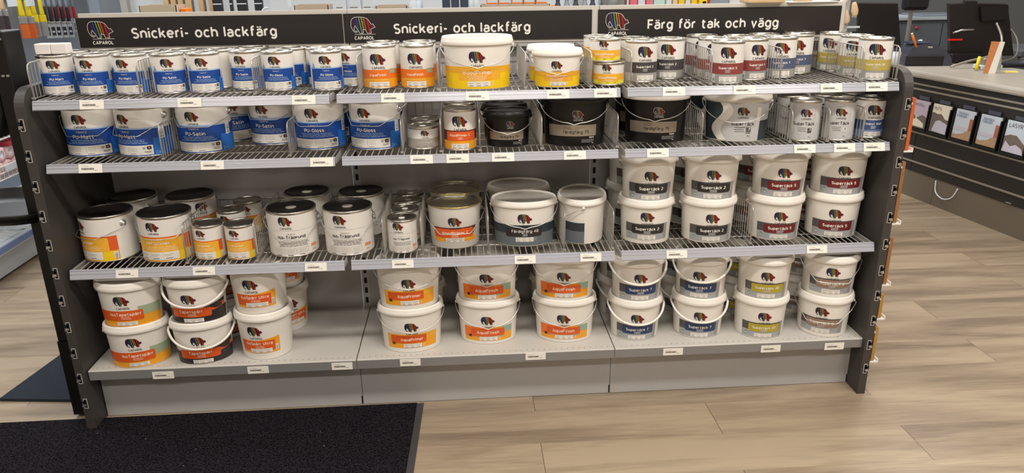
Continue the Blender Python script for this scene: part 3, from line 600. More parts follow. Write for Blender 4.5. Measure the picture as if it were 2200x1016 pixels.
def place(t, x, y, z, rz, label, group):
    ty = TY[t]
    if ty[3] is None: ty[3] = [(n, mb.mesh(ty[0]+'_'+n)) for n, mb in ty[2]()]
    e = thing(ty[0], label, 'paint bucket' if 'bucket' in ty[0] else 'paint pail' if 'pail' in ty[0] else 'paint can', (x, y, z), rz, group)
    for n, me in ty[3]:
        o = bpy.data.objects.new(n, me); COL.objects.link(o); o.parent = e
    return e
Z = {1: 1.1268, 2: 0.9315, 3: 0.5816, 4: 0.2180}
STACK = dict(B2=0.153, B2w=0.153, B5=0.153, B7=0.153, B20=0.153, B6=0.153, isot=0.1525, tapet=0.1535, isosp=0.171, aqp=0.163, aqf=0.161, wood1=0.0724)
SN = {1: 'top shelf', 2: 'second shelf', 3: 'third shelf', 4: 'bottom shelf'}
def can(t, sh, x, y, f, where, lvl=0, rot=None, dx=0, dy=0):
    th = math.atan2(cx-x, y-cy)+math.asin(max(-0.95, min(0.95, f))) if rot is None else rot
    if sh == 4: y -= 0.008
    z = Z[sh]+lvl*STACK.get(t, 0.16)+(0.0004 if lvl else 0)
    place(t, x+dx, y+dy, z, th, TY[t][1]+', '+where, {'c': 'paint tins and cans', 'b': 'paint buckets'}['b' if 'bucket' in TY[t][0] or 'pail' in TY[t][0] else 'c']+' on the '+SN[sh])
#--CANS--
# top shelf
for i, (x, y, f) in enumerate(((0.030, 0.080, -0.10), (0.146, 0.074, -0.35), (0.262, 0.066, -0.42))):
    nm = ('leftmost on the top shelf', 'second from the left end, top shelf', 'third from the left end, top shelf')[i]
    can('matt', 1, x, y, f, nm)
    can('matt', 1, x+0.004, y+0.112, f, 'directly behind the '+('leftmost', 'second', 'third')[i]+' front tin, top shelf')
can('satin', 1, 0.378, 0.063, 0.0, 'first right of the first divider, top shelf')
can('satin', 1, 0.486, 0.066, -0.07, 'second right of the first divider, top shelf')
can('satin', 1, 0.382, 0.176, 0.0, 'behind the first one past the first divider')
can('satin', 1, 0.508, 0.170, 0.0, 'turned to show its plain back, top shelf', rot=PI*0.96)
can('satin', 1, 0.606, 0.112, -0.35, 'set back just left of the second divider')
can('satin', 1, 0.604, 0.224, -0.2, 'hidden behind the one left of second divider')
can('gloss', 1, 0.714, 0.074, -0.15, 'first right of the second divider, top shelf')
can('gloss', 1, 0.738, 0.180, -0.45, 'behind the first one past the second divider')
can('gloss', 1, 0.838, 0.160, -0.2, 'half hidden behind the right end of left bay')
can('gloss', 1, 0.868, 0.058, 0.0, 'frontmost at right end of the left bay')
can('gloss', 1, 0.934, 0.142, -0.35, 'last one before the orange banded tins')
for i, (x, y) in enumerate(((1.034, 0.078), (1.154, 0.072))):
    can('aqua', 1, x, y, -0.10, ('left', 'right')[i]+' one of the front pair, top shelf')
    can('aqua', 1, x+0.004, y+0.113, -0.1, 'behind the '+('left', 'right')[i]+' one of the pair')
can('woodB', 1, 1.347, 0.036, 0.0, 'on the top shelf')
can('woodS', 1, 1.600, 0.022, 0.0, 'front one on the top shelf', dy=0.0)
can('woodS', 1, 1.594, 0.149, 0.0, 'rear one on the top shelf')
can('wood1', 1, 1.768, 0.034, -0.02, 'lower one of the front stack, top shelf')
can('wood1', 1, 1.755, 0.038, 0.02, 'upper one of the front stack, top shelf', 1)
can('wood1', 1, 1.760, 0.140, 0.0, 'lower one of the rear stack, top shelf')
can('wood1', 1, 1.752, 0.143, 0.0, 'upper one of the rear stack, top shelf', 1)
can('st2', 1, 1.886, 0.090, 0.28, 'front left of the pair, top shelf')
can('st2', 1, 1.992, 0.150, 0.0, 'set back, right of the pair, top shelf')
can('st2', 1, 1.884, 0.204, 0.0, 'behind the front left one, top shelf')
can('st5', 1, 2.147, 0.012, 0.1, 'in front of the shelf edge, top shelf')
can('st5', 1, 2.250, 0.080, 0.5, 'partly hidden left of the wire divider')
can('st5', 1, 2.140, 0.130, 0.1, 'second in the column behind the front one')
can('st5', 1, 2.134, 0.246, 0.1, 'third in the column, near the back rail')
can('st5', 1, 2.246, 0.196, 0.1, 'behind the one beside the wire divider')
can('st7', 1, 2.366, 0.122, 0.15, 'front one behind the wire divider')
can('st7', 1, 2.462, 0.212, 0.1, 'set back, right of the front one')
can('st7', 1, 2.352, 0.240, 0.1, 'at the back behind the front one')
can('st20', 1, 2.642, 0.026, 0.15, 'frontmost at right end of top shelf')
can('st20', 1, 2.632, 0.134, -0.1, 'second in the right end column')
can('st20', 1, 2.614, 0.250, -0.3, 'third in the right end column')
can('st20', 1, 2.506, 0.316, -0.2, 'last at the back by the rear rail', dx=0.006)
# second shelf
can('mattL', 2, 0.095, 0.105, -0.40, 'left end of the second shelf')
can('mattL', 2, 0.265, 0.085, -0.68, 'turned with its ear forward, left of divider')
can('mattL', 2, 0.110, 0.275, -0.2, 'behind the left end one, second shelf')
can('satinL', 2, 0.447, 0.110, -0.38, 'front one between the first two dividers')
can('satinL', 2, 0.480, 0.282, 0.15, 'behind the front one between the dividers')
can('satinL', 2, 0.652, 0.215, -0.45, 'set back beside the second divider')
can('glossL', 2, 0.818, 0.118, -0.22, 'front right of the left bay, second shelf')
can('glossL', 2, 0.830, 0.288, -0.2, 'behind, right end of left bay, second shelf')
can('glossL', 2, 1.005, 0.098, -0.38, 'first one in the middle bay, second shelf')
can('glossL', 2, 1.010, 0.268, -0.2, 'behind the first one of the middle bay')
can('kv', 2, 1.162, 0.056, 0.12, 'front one on the second shelf')
can('kv', 2, 1.164, 0.160, 0.1, 'rear one on the second shelf')
for i in range(3): can('woodc', 2, 1.284, 0.024+0.108*i, 0.0, ('frontmost', 'middle', 'rearmost')[i]+' of three in a column, second shelf')
can('fardS', 2, 1.441, 0.062, 0.0, 'front one on the second shelf')
can('fardS', 2, 1.438, 0.188, 0.0, 'rear one on the second shelf')
can('fardB', 2, 1.664, 0.066, 0.0, 'right end of the middle bay')
can('fardB', 2, 1.664, 0.246, 0.0, 'behind another at the middle bay end')
can('fardW', 2, 1.942, 0.088, 0.0, 'left end of the right bay')
can('fardW', 2, 1.942, 0.262, 0.0, 'behind its twin in the right bay')
can('stgB', 2, 2.214, 0.070, 0.0, 'front one on the second shelf')
can('stgB', 2, 2.214, 0.246, 0.0, 'rear one on the second shelf')
for i in range(3): can('stg', 2, 2.428, 0.020+0.106*i, 0.02, ('frontmost', 'middle', 'rearmost')[i]+' of three, second shelf')
for i in range(3): can('stg2', 2, 2.545, 0.018+0.106*i, 0.05, ('frontmost', 'middle', 'rearmost')[i]+' of three, second shelf')
for i in range(2): can('fin', 2, 2.662, 0.046+0.108*i, 0.42, ('front', 'rear')[i]+' one at right end, second shelf', dx=0.0)
# third shelf
can('haftL', 3, 0.088, 0.086, -0.85, 'far left of the third shelf')
can('haftL', 3, 0.288, 0.064, -0.33, 'second from the left, third shelf')
can('haftL', 3, 0.103, 0.266, 0.0, 'behind the far left one, plain side forward', rot=PI*0.8)
can('haftL', 3, 0.308, 0.262, 0.55, 'behind the second one, logo turned right')
can('haft', 3, 0.430, 0.036, -0.37, 'front left one of the small four', dx=0.003)
can('haft', 3, 0.540, 0.026, -0.25, 'front right one of the small four')
can('haft', 3, 0.466, 0.190, -0.3, 'behind the front left of the small four')
can('haft', 3, 0.496, 0.300, 0.0, 'rearmost of the small four')
can('isoL', 3, 0.704, 0.070, -0.10, 'front left of the four, third shelf')
can('isoL', 3, 0.894, 0.064, -0.18, 'front right of the four, third shelf')
can('isoL', 3, 0.722, 0.262, 0.0, 'rear left of the four, third shelf')
can('isoL', 3, 0.918, 0.246, 0.0, 'rear right of the four, third shelf')
for i in range(4): can('iso', 3, 1.076+0.004*i, 0.038+0.106*i-(0.010 if i == 3 else 0), -0.1, ('frontmost', 'second', 'third', 'last')[i]+' in the column between dividers')
can('pail', 3, 1.254, 0.098, 0.0, 'front of two')
can('pail', 3, 1.256, 0.262, 0.0, 'rear of two')
can('f40', 3, 1.495, 0.090, 0.05, 'front one with logo facing out')
can('f40', 3, 1.488, 0.262, 0.0, 'rear one beneath the second shelf')
can('f40', 3, 1.702, 0.118, 0.0, 'turned end-on between two dividers', rot=-PI/2-0.10)
sup = (('B2', 1.923, 0.079, 0.10, 0.15, 'first'), ('B2', 2.140, 0.070, 0.25, 0.15, 'second'), ('B5', 2.381, 0.070, 0.30, 0.25, 'third'), ('B5', 2.594, 0.076, 0.20, 0.30, 'fourth'))
for i, (t, x, y, f0, f1, w) in enumerate(sup):
    can('B2w' if i == 0 else t, 3, x, y, f0, 'lower of the '+w+' front stack')
    can(t, 3, x+0.002, y-0.002, f1, 'upper of the '+w+' front stack, third shelf', 1)
    can(t, 3, x-0.006, min(y+0.1975, 0.2762), 0.2, 'lower behind the '+w+' front stack')
    can(t, 3, x-0.006, min(y+0.1975, 0.2762), 0.2, 'upper behind the '+w+' front stack, third shelf', 1)
# bottom shelf
can('isot', 4, 0.155, 0.018, -0.20, 'lower one at the left end')
can('isot', 4, 0.153, 0.018, -0.35, 'upper one at the left end', 1)
can('tapet', 4, 0.372, 0.020, -0.15, 'lower front one')
can('tapet', 4, 0.373, 0.020, -0.30, 'upper front one', 1)
can('tapet', 4, 0.400, 0.205, 0.3, 'lower one of the rear stack')
can('tapet', 4, 0.400, 0.205, 0.3, 'upper one of the rear stack', 1)
can('isosp', 4, 0.577, 0.052, -0.30, 'lower front one, bottom shelf')
can('isosp', 4, 0.574, 0.052, -0.20, 'upper front one, bottom shelf', 1)
can('isosp', 4, 0.592, 0.258, 0.45, 'lower rear one, bottom shelf')
can('isosp', 4, 0.592, 0.258, 0.2, 'upper rear one, bottom shelf', 1)
for t, x, y, w in (('aqp', 1.087, 0.052, ''), ('aqf', 1.361, 0.090, 'left '), ('aqf', 1.638, 0.078, 'right ')):
    n = w+'front stack'
    can(t, 4, x, y, 0.0, 'lower of the '+n); can(t, 4, x-0.001, y, 0.0, 'upper of the '+n, 1)
    n = w+'rear stack'
    can(t, 4, x+0.004, y+0.190, 0.0, 'lower of the '+n); can(t, 4, x+0.004, y+0.190, 0.0, 'upper of the '+n, 1)
for i, (t, x, y, f0, f1, w) in enumerate((('B7', 1.897, 0.076, 0.15, 0.20, 'left'), ('B7', 2.131, 0.074, 0.15, 0.0, 'right'), ('B20', 2.354, 0.050, 0.25, 0.20, ''), ('B6', 2.590, 0.042, 0.0, 0.20, ''))):
    w2 = w+' ' if w else ''
    can(t, 4, x, y, f0, 'lower of the '+w2+'front stack'); can(t, 4, x+0.001, y, f1, 'upper of the '+w2+'front stack', 1)
    can(t, 4, x-0.008, y+0.1978, 0.2, 'lower of the '+w2+'rear stack'); can(t, 4, x-0.008, y+0.1978, 0.2, 'upper of the '+w2+'rear stack', 1)
#--UNIT--
# ---------------------------------------------------------------- the shelving unit
unit = thing('shelving_unit', 'grey and charcoal store shelving unit of three bays standing on the floor', 'shelving', (0, 0, 0))
OX = -0.012
for i in range(3):
    x0 = i*0.9
    obj('back_panel', M().box(x0+OX+0.016, x0+0.9+OX-0.016, 0.377, 0.385, 0.19, 1.25, 'back_paint'), unit)
    k = M().box(x0+0.0010, x0+0.8990, 0.0, 0.014, 0.002, 0.184, 'grey_paint')
    k.box(x0+0.8950, x0+0.8992, -0.0006, 0.0002, 0.004, 0.035, 'slot_black')
    obj('kick_panel', k, unit)
for i in range(4):
    x = i*0.9+OX*0.9; u = M().box(x-0.015, x+0.015, 0.3755, 0.42, 0.0, 1.335, 'grey_paint')
    for j in range(26):
        z = 0.235+j*0.042
        u.box(x-0.0055, x+0.0055, 0.3749, 0.376, z, z+0.024, 'slot_black')
    obj('upright', u, unit)
    obj('foot', M().box(x-0.015, x+0.015, 0.03, 0.35, 0.0, 0.055, 'lip_grey'), unit)
for sx, xo, xi in ((-1, -0.032, -0.0025), (1, 2.727, 2.6985)):
    poly = [(-0.084, 0.0), (-0.084, 1.100)]+[(-0.084+0.065*(1-math.cos(a)), 1.100+0.065*math.sin(a)) for a in [PI/2*i/8 for i in range(1, 9)]]+[(0.80, 1.165), (0.86, 1.10), (0.86, 0.0)]
    p = M().prism(poly if True else poly, 0, min(xo, xi), max(xo, xi), 'dark_panel')
    ep = obj('end_panel', p, unit)
    p2 = M()
    for j in range(11):
        z = 0.104+0.0954*j; a = xo
        c = M(); d = -sx
        x0, x1 = sorted((a-sx*(-0.0006), a+d*0.013)); c.box(x0, x1, -0.0848, -0.070, z-0.010, z+0.010, 'slot_black')
        x0, x1 = sorted((a+d*0.008, a+d*0.018)); c.box(x0, x1, -0.0848, -0.070, z-0.017, z+0.017, 'slot_black')
        for (q0, q1, w0, w1) in ((0.018, 0.0195, -0.018, 0.018), (0.008, 0.0195, 0.017, 0.0185), (0.008, 0.0195, -0.0185, -0.017), (0.0, 0.008, -0.0115, -0.010), (0.0068, 0.008, 0.010, 0.0185), (0.0068, 0.008, -0.0185, -0.010)):
            x0, x1 = sorted((a+d*q0, a+d*q1)); c.box(x0, x1, -0.0858, -0.070, z+w0, z+w1, 'wire_white')
        x0, x1 = sorted((a+d*0.002, a+d*0.014)); c.box(x0, x1, -0.0870, -0.072, z-0.009, z-0.002, 'chrome')
        obj('slot_clip', c, ep)
# rear half of the double-sided unit
obj('rear_base', M().box(0.0, 2.69, 0.42, 0.84, 0.01, 0.19, 'grey_paint'), unit)
for i in range(3):
    x0 = i*0.9
    s = thing('base_shelf', ('light grey steel base shelf at the left end under orange buckets', 'light grey steel base shelf in the middle bay', 'light grey steel base shelf at the right end')[i], 'shelf', (x0, 0, 0), 0, 'base shelves')
    b = M().prism([(-0.0666, 0.182), (-0.0666, 0.2150), (-0.0645, 0.2177), (0.374, 0.2177), (0.374, 0.212), (-0.058, 0.210), (-0.058, 0.186), (-0.050, 0.182)], 0, 0.002, 0.898, 'shelf_paint')
    obj('front_lip', M().box(0.0025, 0.8975, -0.0676, -0.0667, 0.1825, 0.2135, 'lip_grey'), s)
    obj('deck', b, s)
    for row, zz in ((-0.048, 0), (0.357, 0)):
        h = M()
        for j in range(43):
            hx = 0.024+j*0.0203
            h.lathe([(0.0017, 0.2179), (0.00172, 0.21795)], 'slot_black', 8, c=(hx, row, 0))
        obj('hole_row', h, s)
# wire shelves
BN = ('left', 'middle', 'right')
RB = {1: (1.0985, 1.1245), 2: (0.9035, 0.9290), 3: (0.5500, 0.5795)}
def wire_shelf(i, sh):
    x0 = i*0.9+0.012; x1 = x0+0.876; z = Z[sh]; t = z-0.0022
    s = thing('wire_shelf', 'steel wire '+SN[sh]+' in the '+BN[i]+' bay with clear price rail', 'shelf', (0, 0, 0), 0, 'wire shelves')
    g = M(); n = 43
    for j in range(n):
        x = x0+0.008+j*(0.860/(n-1))
        g.tube([(x, 0.372, t), (x, -0.046, t), (x, -0.0500, t-0.002), (x, -0.0515, t-0.014)], 0.0021, 'wire', 5)
    for y, dz in ((-0.046, -0.0036), (0.06, -0.0036), (0.17, -0.0036), (0.27, -0.0036), (0.370, -0.0036)):
        g.rod((x0, y, t+dz), (x1, y, t+dz), 0.0022, 'wire', 5)
    g.rod((x0, -0.048, t-0.013), (x1, -0.048, t-0.013), 0.0024, 'wire', 5)
    obj('wire_deck', g, s)
    f = M().box(x0, x1, -0.0465, -0.0445, t-0.022, t-0.006, 'grey_paint'); obj('front_bar', f, s)
    for xx in (x0-0.003, x1+0.001):
        b = M().prism([(-0.052, t-0.022), (-0.052, t-0.002), (0.372, t-0.002), (0.372, t-0.05)], 0, xx, xx+0.002, 'grey_paint')
        obj('bracket', b, s)
    fe = M()
    hh = {1: 0.085, 2: 0.10, 3: 0.10}[sh]
    fe.rod((x0, 0.3725, z+hh), (x1, 0.3725, z+hh), 0.002, 'wire', 5); fe.rod((x0, 0.3725, z+hh*0.5), (x1, 0.3725, z+hh*0.5), 0.0014, 'wire', 4)
    for j in range(30):
        x = x0+0.004+j*0.868/29; fe.rod((x, 0.3728, t), (x, 0.3728, z+hh), 0.0013, 'wire', 4)
    obj('rear_fence', fe, s)
    zb, zt = RB[sh]
    zt = max(zt, t-0.0022)
    r = M().prism([(-0.0535, zt), (-0.0560, zt+0.0016), (-0.0600, zt), (-0.0690, zb+0.001), (-0.0675, zb-0.001), (-0.0660, zb), (-0.0590, zt-0.004), (-0.0535, zt-0.004)], 0, x0-0.001, x1+0.001, 'rail_plastic')
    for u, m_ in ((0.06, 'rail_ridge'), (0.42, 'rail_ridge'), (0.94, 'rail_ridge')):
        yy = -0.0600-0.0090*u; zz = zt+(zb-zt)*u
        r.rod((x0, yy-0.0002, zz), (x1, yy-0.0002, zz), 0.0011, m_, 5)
    obj('price_rail', r, s)
for sh in (1, 2, 3):
    for i in range(3): wire_shelf(i, sh)
# wire dividers
DIV = {1: [(0.006, 'at the left end'), (0.321, 'past the third tin'), (0.662, 'between satin and gloss tins, left bay'), (0.977, 'left of the orange banded tins'), (1.222, 'left of the big yellow bucket'), (1.494, 'right of the big yellow bucket'), (1.700, 'left of the short yellow tins'), (1.826, 'left of the charcoal banded tins'), (2.082, 'left of the brick red tins'), (2.306, 'left of the slate blue tins'), (2.573, 'left of the mustard gold tins'), (2.7-0.010, 'at the right end')],
       2: [(0.356, 'between first and second blue cans'), (0.746, 'before the last blue can, left bay'), (1.098, 'left of the squat grey tins'), (1.222, 'right of the squat grey tins'), (1.346, 'left of the small black buckets'), (1.545, 'right of the small black buckets'), (1.790, 'right end of middle bay'), (2.066, 'left of the grey curved bucket'), (2.362, 'right of the grey curved bucket'), (2.487, 'between the two grey tin columns'), (2.605, 'left of the two-tone blue tins')],
       3: [(0.3765, 'right of the second black lidded can'), (0.602, 'left of the all-white cans'), (1.018, 'left of the small white tins'), (1.143, 'right of the small white tins'), (1.366, 'right of the metal pails'), (1.622, 'left of the end-on bucket'), (1.786, 'right of the end-on bucket'), (2.262, 'between black and dark red bucket labels')]}
DIV[1][2] = (0.662, 'right of the set-back fifth tin')
for sh, L_ in DIV.items():
    hh = {1: 0.108, 2: 0.108, 3: 0.135}[sh]; meshes = None
    for x, wh in L_:
        if meshes is None:
            fr = M(); y0, y1, rr = -0.040, 0.335, 0.02
            fr.tube([(0, y0, 0.003), (0, y0, hh-rr), (0, y0+rr*0.3, hh-rr*0.3), (0, y0+rr, hh), (0, y1-rr, hh), (0, y1-rr*0.3, hh-rr*0.3), (0, y1, hh-rr), (0, y1, 0.003)], 0.0019, 'wire', 6, True)
            b = M()
            for j in range(1, 18):
                y = y0+0.012+(y1-y0-0.02)*(j-0.4)/17.5; b.rod((0, y, 0.003), (0, y, hh-0.001), 0.0013, 'wire', 4)
            b.rod((0.0, y0+0.007, 0.002), (0, y0+0.007, hh-0.010), 0.0014, 'wire', 4)
            ft = M().box(-0.005, 0.005, y0-0.001, y0+0.006, -0.001+0.002, 0.007, 'wire')
            meshes = (fr.mesh('divider_frame'), b.mesh('divider_bars'), ft.mesh('divider_clips'))
        e = thing('wire_divider', 'upright wire divider on the '+SN[sh]+', '+wh, 'shelf divider', (x, 0, Z[sh]), 0, 'wire dividers on the '+SN[sh])
        for n, me in zip(('frame', 'bars', 'clip'), meshes): o = bpy.data.objects.new(n, me); COL.objects.link(o); o.parent = e
# price tags
TG = {1: [(0.185, 'under the second tin'), (0.472, 'under the fifth tin'), (0.812, 'near the right end of left bay'), (1.082, 'under the orange banded tins'), (1.342, 'under the big yellow bucket'), (1.592, 'under the small yellow bucket'), (1.741, 'under the short yellow tins'), (1.958, 'under the charcoal banded tins'), (2.184, 'under the brick red tin'), (2.465, 'under the gap by slate blue tins'), (2.614, 'under the mustard gold tin')],
      2: [(0.144, 'under the leftmost blue can'), (0.512, 'under the third blue can'), (0.848, 'at the right end of left bay'), (1.16, 'under the squat grey tins'), (1.274, 'under the orange-red tin'), (1.418, 'under the small black bucket'), (1.648, 'under the big black bucket, middle bay'), (1.917, 'under the black bucket, right bay'), (2.402, 'under the grey tins, left one'), (2.535, 'under the grey tins, right one'), (2.635, 'at the far right end')],
      3: [(0.192, 'under the two black lidded cans'), (0.436, 'under the small orange-yellow tins'), (0.796, 'under the all-white cans'), (1.08, 'under the small white tins'), (1.486, 'under the slate bucket'), (1.707, 'under the end-on bucket'), (2.0, 'under the black label buckets'), (2.486, 'under the dark red label buckets')],
      4: [(0.247, 'under the leftmost stack'), (0.565, 'under the third stack'), (0.85, 'at the empty right end, left bay'), (1.084, 'under the all-orange label stack'), (1.52, 'between the two sage label stacks'), (2.008, 'between the navy label stacks'), (2.362, 'under the mustard label stack'), (2.595, 'at the right end')]}
tm = None
for sh, L_ in TG.items():
    for x, wh in L_:
        if tm is None:
            L = Lab(1, 1, 1, flat=True); L.m.box(-0.0355, 0.0355, -0.0004, 0.0004, -0.0135, 0.0135, 'card'); cardm = L.m.mesh('price_card')
            L = Lab(1, 1, 1, flat=True); rr = random.Random(4); a = -0.027
            while a < 0.010: wv = 0.0006+0.0010*rr.random(); L.rect(a, a+wv, -0.004, 0.002, 'bar_ink', 1); a += wv+0.0007
            L.lines(-0.027, -0.004, 0.0065, 1, 0.003, 0.0007, 'inkgrey', 1, 4); L.lines(0.012, 0.024, -0.0060, 1, 0.003, 0.0012, 'inkgrey', 1, 2)
            tm = (cardm, L.m.mesh('price_barcode'))
        if sh == 4: y, z, rx = -0.0686, {0: 0.192, 1: 0.1965, 2: 0.197, 3: 0.200, 4: 0.203, 5: 0.198, 6: 0.193, 7: 0.192}[L_.index((x, wh))], 0
        else: zb, zt = RB[sh]; z = (zb+zt)/2+0.0008; y = -0.0664; rx = -0.30
        e = thing('price_tag', 'white barcode price tag on the '+SN[sh]+' edge, '+wh, 'price tag', (x, y-0.0006, z), 0, 'price tags on the shelf edges')
        e.rotation_euler = (rx if sh != 4 else 0, 0, 0)
        for n, me in zip(('card', 'barcode'), tm): o = bpy.data.objects.new(n, me); COL.objects.link(o); o.parent = e
# header signs
def sign(x0, x1, txt, tc, tw, where, lx):
    s = thing('header_sign', 'black header sign, '+where, 'sign', (0, 0.356, -0.004), 0, 'black header signs')
    obj('sign_panel', M().box(x0, x1, -0.004, 0.0, 1.2475, 1.3465, 'sign_black'), s)
    at = 0
    for word in txt.split(' '):
        L = Lab(1, 1, 1, flat=True)
        L.tris([q for q in text_tris(txt, 0.026) if at <= q[2] < at+len(word)], tw, tc, 1.278, 'letter_white', 2); at += len(word)+1
        obj('lettering', L.m, s, (0, -0.004, 0))
    for nm in ('logo',):
        L = Lab(1, 1, 1, flat=True)
        L.logo(lx, 1.2785, 0.084, 2, 'letter_white', 'letter_white', tw=0.82, gap=0.235, tb=0.03)
        o = obj(nm, L.m, s, (0, -0.004, 0))
sign(-0.013, 0.886, 'Snickeri- och lackfärg', 0.412, 0.492, 'leftmost above the blue banded tins', 0.064)
sign(0.890, 1.764, 'Snickeri- och lackfärg', 1.303, 0.482, 'middle one above the yellow bucket', 0.956)
sign(1.786, 2.675, 'Färg för tak och vägg', 2.205, 0.480, 'rightmost above the mustard gold tins', 1.855)
for i, (a, b) in enumerate(((-0.004, 0.902), (0.906, 1.789), (1.793, 2.690))):
    obj('sign_board', M().box(a, b, 0.357, 0.375, 1.235, 1.356, 'board_edge'), unit)
    obj('support_rail', M().box(a, b, 0.340, 0.356, 1.222, 1.233, 'grey_paint'), unit)
#--ENV--
# ---------------------------------------------------------------- room
def floor_mat():
    m = bpy.data.materials.new('vinyl_planks'); m.use_nodes = True; nt = m.node_tree; N = nt.nodes; K = nt.links
    b = N['Principled BSDF']; b.inputs['Roughness'].default_value = 0.33
    tc = N.new('ShaderNodeTexCoord'); sp = N.new('ShaderNodeSeparateXYZ'); K.new(tc.outputs['Object'], sp.inputs[0])
    def mth(op, a, bb=None, c=None):
        n = N.new('ShaderNodeMath'); n.operation = op
        for i, v in enumerate((a, bb, c)):
            if v is None: continue
            if isinstance(v, (int, float)): n.inputs[i].default_value = v
            else: K.new(v, n.inputs[i])
        return n.outputs[0]
    PW, PL = 0.1945, 1.23
    v = mth('DIVIDE', mth('ADD', sp.outputs[1], 0.097+10*PW), PW); row = mth('FLOOR', v); fv = mth('FRACT', v)
    odd = mth('MODULO', row, 2.0)
    u = mth('ADD', mth('DIVIDE', mth('ADD', sp.outputs[0], 10*PL-1.515), PL), mth('MULTIPLY', mth('SUBTRACT', 1.0, odd), 0.5))
    # rows: even -> joints at 1.515 (+n*1.23)
    u = mth('ADD', u, 0.5)
    colm = mth('FLOOR', u); fu = mth('FRACT', u)
    cb = N.new('ShaderNodeCombineXYZ'); K.new(colm, cb.inputs[0]); K.new(row, cb.inputs[1])
    wn = N.new('ShaderNodeTexWhiteNoise'); wn.noise_dimensions = '3D'; K.new(cb.outputs[0], wn.inputs['Vector'])
    # grain
    mp = N.new('ShaderNodeMapping'); mp.inputs['Scale'].default_value = (1.3, 11, 1); K.new(tc.outputs['Object'], mp.inputs[0])
    ad = N.new('ShaderNodeVectorMath'); ad.operation = 'ADD'; K.new(mp.outputs[0], ad.inputs[0])
    sc = N.new('ShaderNodeVectorMath'); sc.operation = 'SCALE'; K.new(wn.outputs['Color'], sc.inputs[0]); sc.inputs['Scale'].default_value = 20; K.new(sc.outputs[0], ad.inputs[1])
    n1 = N.new('ShaderNodeTexNoise'); n1.inputs['Scale'].default_value = 1.0; n1.inputs['Detail'].default_value = 6; n1.inputs['Distortion'].default_value = 0.6; K.new(ad.outputs[0], n1.inputs['Vector'])
    mp2 = N.new('ShaderNodeMapping'); mp2.inputs['Scale'].default_value = (5, 90, 1); K.new(tc.outputs['Object'], mp2.inputs[0])
    n2 = N.new('ShaderNodeTexNoise'); n2.inputs['Scale'].default_value = 1.6; n2.inputs['Detail'].default_value = 5; K.new(mp2.outputs[0], n2.inputs['Vector'])
    f = mth('ADD', mth('MULTIPLY', n1.outputs['Fac'], 0.80), mth('ADD', mth('MULTIPLY', n2.outputs['Fac'], 0.30), mth('MULTIPLY', wn.outputs['Value'], 0.10)))
    cr = N.new('ShaderNodeValToRGB'); e = cr.color_ramp.elements; e[0].position = 0.42; e[0].color = (*lin((124, 109, 92)), 1); e[1].position = 0.72; e[1].color = (*lin((172, 154, 131)), 1)
    e2 = cr.color_ramp.elements.new(0.56); e2.color = (*lin((150, 133, 112)), 1); K.new(f, cr.inputs[0])
    # seams
    ev = mth('LESS_THAN', mth('MULTIPLY', mth('MINIMUM', fv, mth('SUBTRACT', 1.0, fv)), PW), 0.0006)
    eu = mth('LESS_THAN', mth('MULTIPLY', mth('MINIMUM', fu, mth('SUBTRACT', 1.0, fu)), PL), 0.0012)
    sm = mth('MAXIMUM', mth('MULTIPLY', ev, 0.35), mth('MULTIPLY', eu, 0.85))
    mx = N.new('ShaderNodeMix'); mx.data_type = 'RGBA'; K.new(sm, mx.inputs['Factor']); K.new(cr.outputs[0], mx.inputs['A']); mx.inputs['B'].default_value = (*lin((86, 66, 50)), 1)
    K.new(mx.outputs['Result'], b.inputs['Base Color'])
    bp = N.new('ShaderNodeBump'); bp.inputs['Strength'].default_value = 0.08; bp.inputs['Distance'].default_value = 0.001; K.new(n2.outputs['Fac'], bp.inputs['Height']); K.new(bp.outputs[0], b.inputs['Normal'])
    return m
FM = floor_mat()
struct('floor', M().box(-5.5, 8.5, -6.0, 7.0, -0.1, 0.0, FM))
mat('wall_paint', (206, 203, 198), 0.7, noise=0.02, nscale=2); mat('ceiling_paint', (224, 220, 212), 0.8)
struct('ceiling', M().box(-5.5, 8.5, -6.0, 7.0, CEIL, CEIL+0.1, 'ceiling_paint'))
struct('wall_back', M().box(-5.5, 8.5, 7.0, 7.1, 0, CEIL, 'wall_paint'))
struct('wall_front', M().box(-5.5, 8.5, -6.1, -6.0, 0, CEIL, 'wall_paint'))
struct('wall_left', M().box(-5.6, -5.5, -6.0, 7.0, 0, CEIL, 'wall_paint'))
struct('wall_right', M().box(8.5, 8.6, -6.0, 7.0, 0, CEIL, 'wall_paint'))
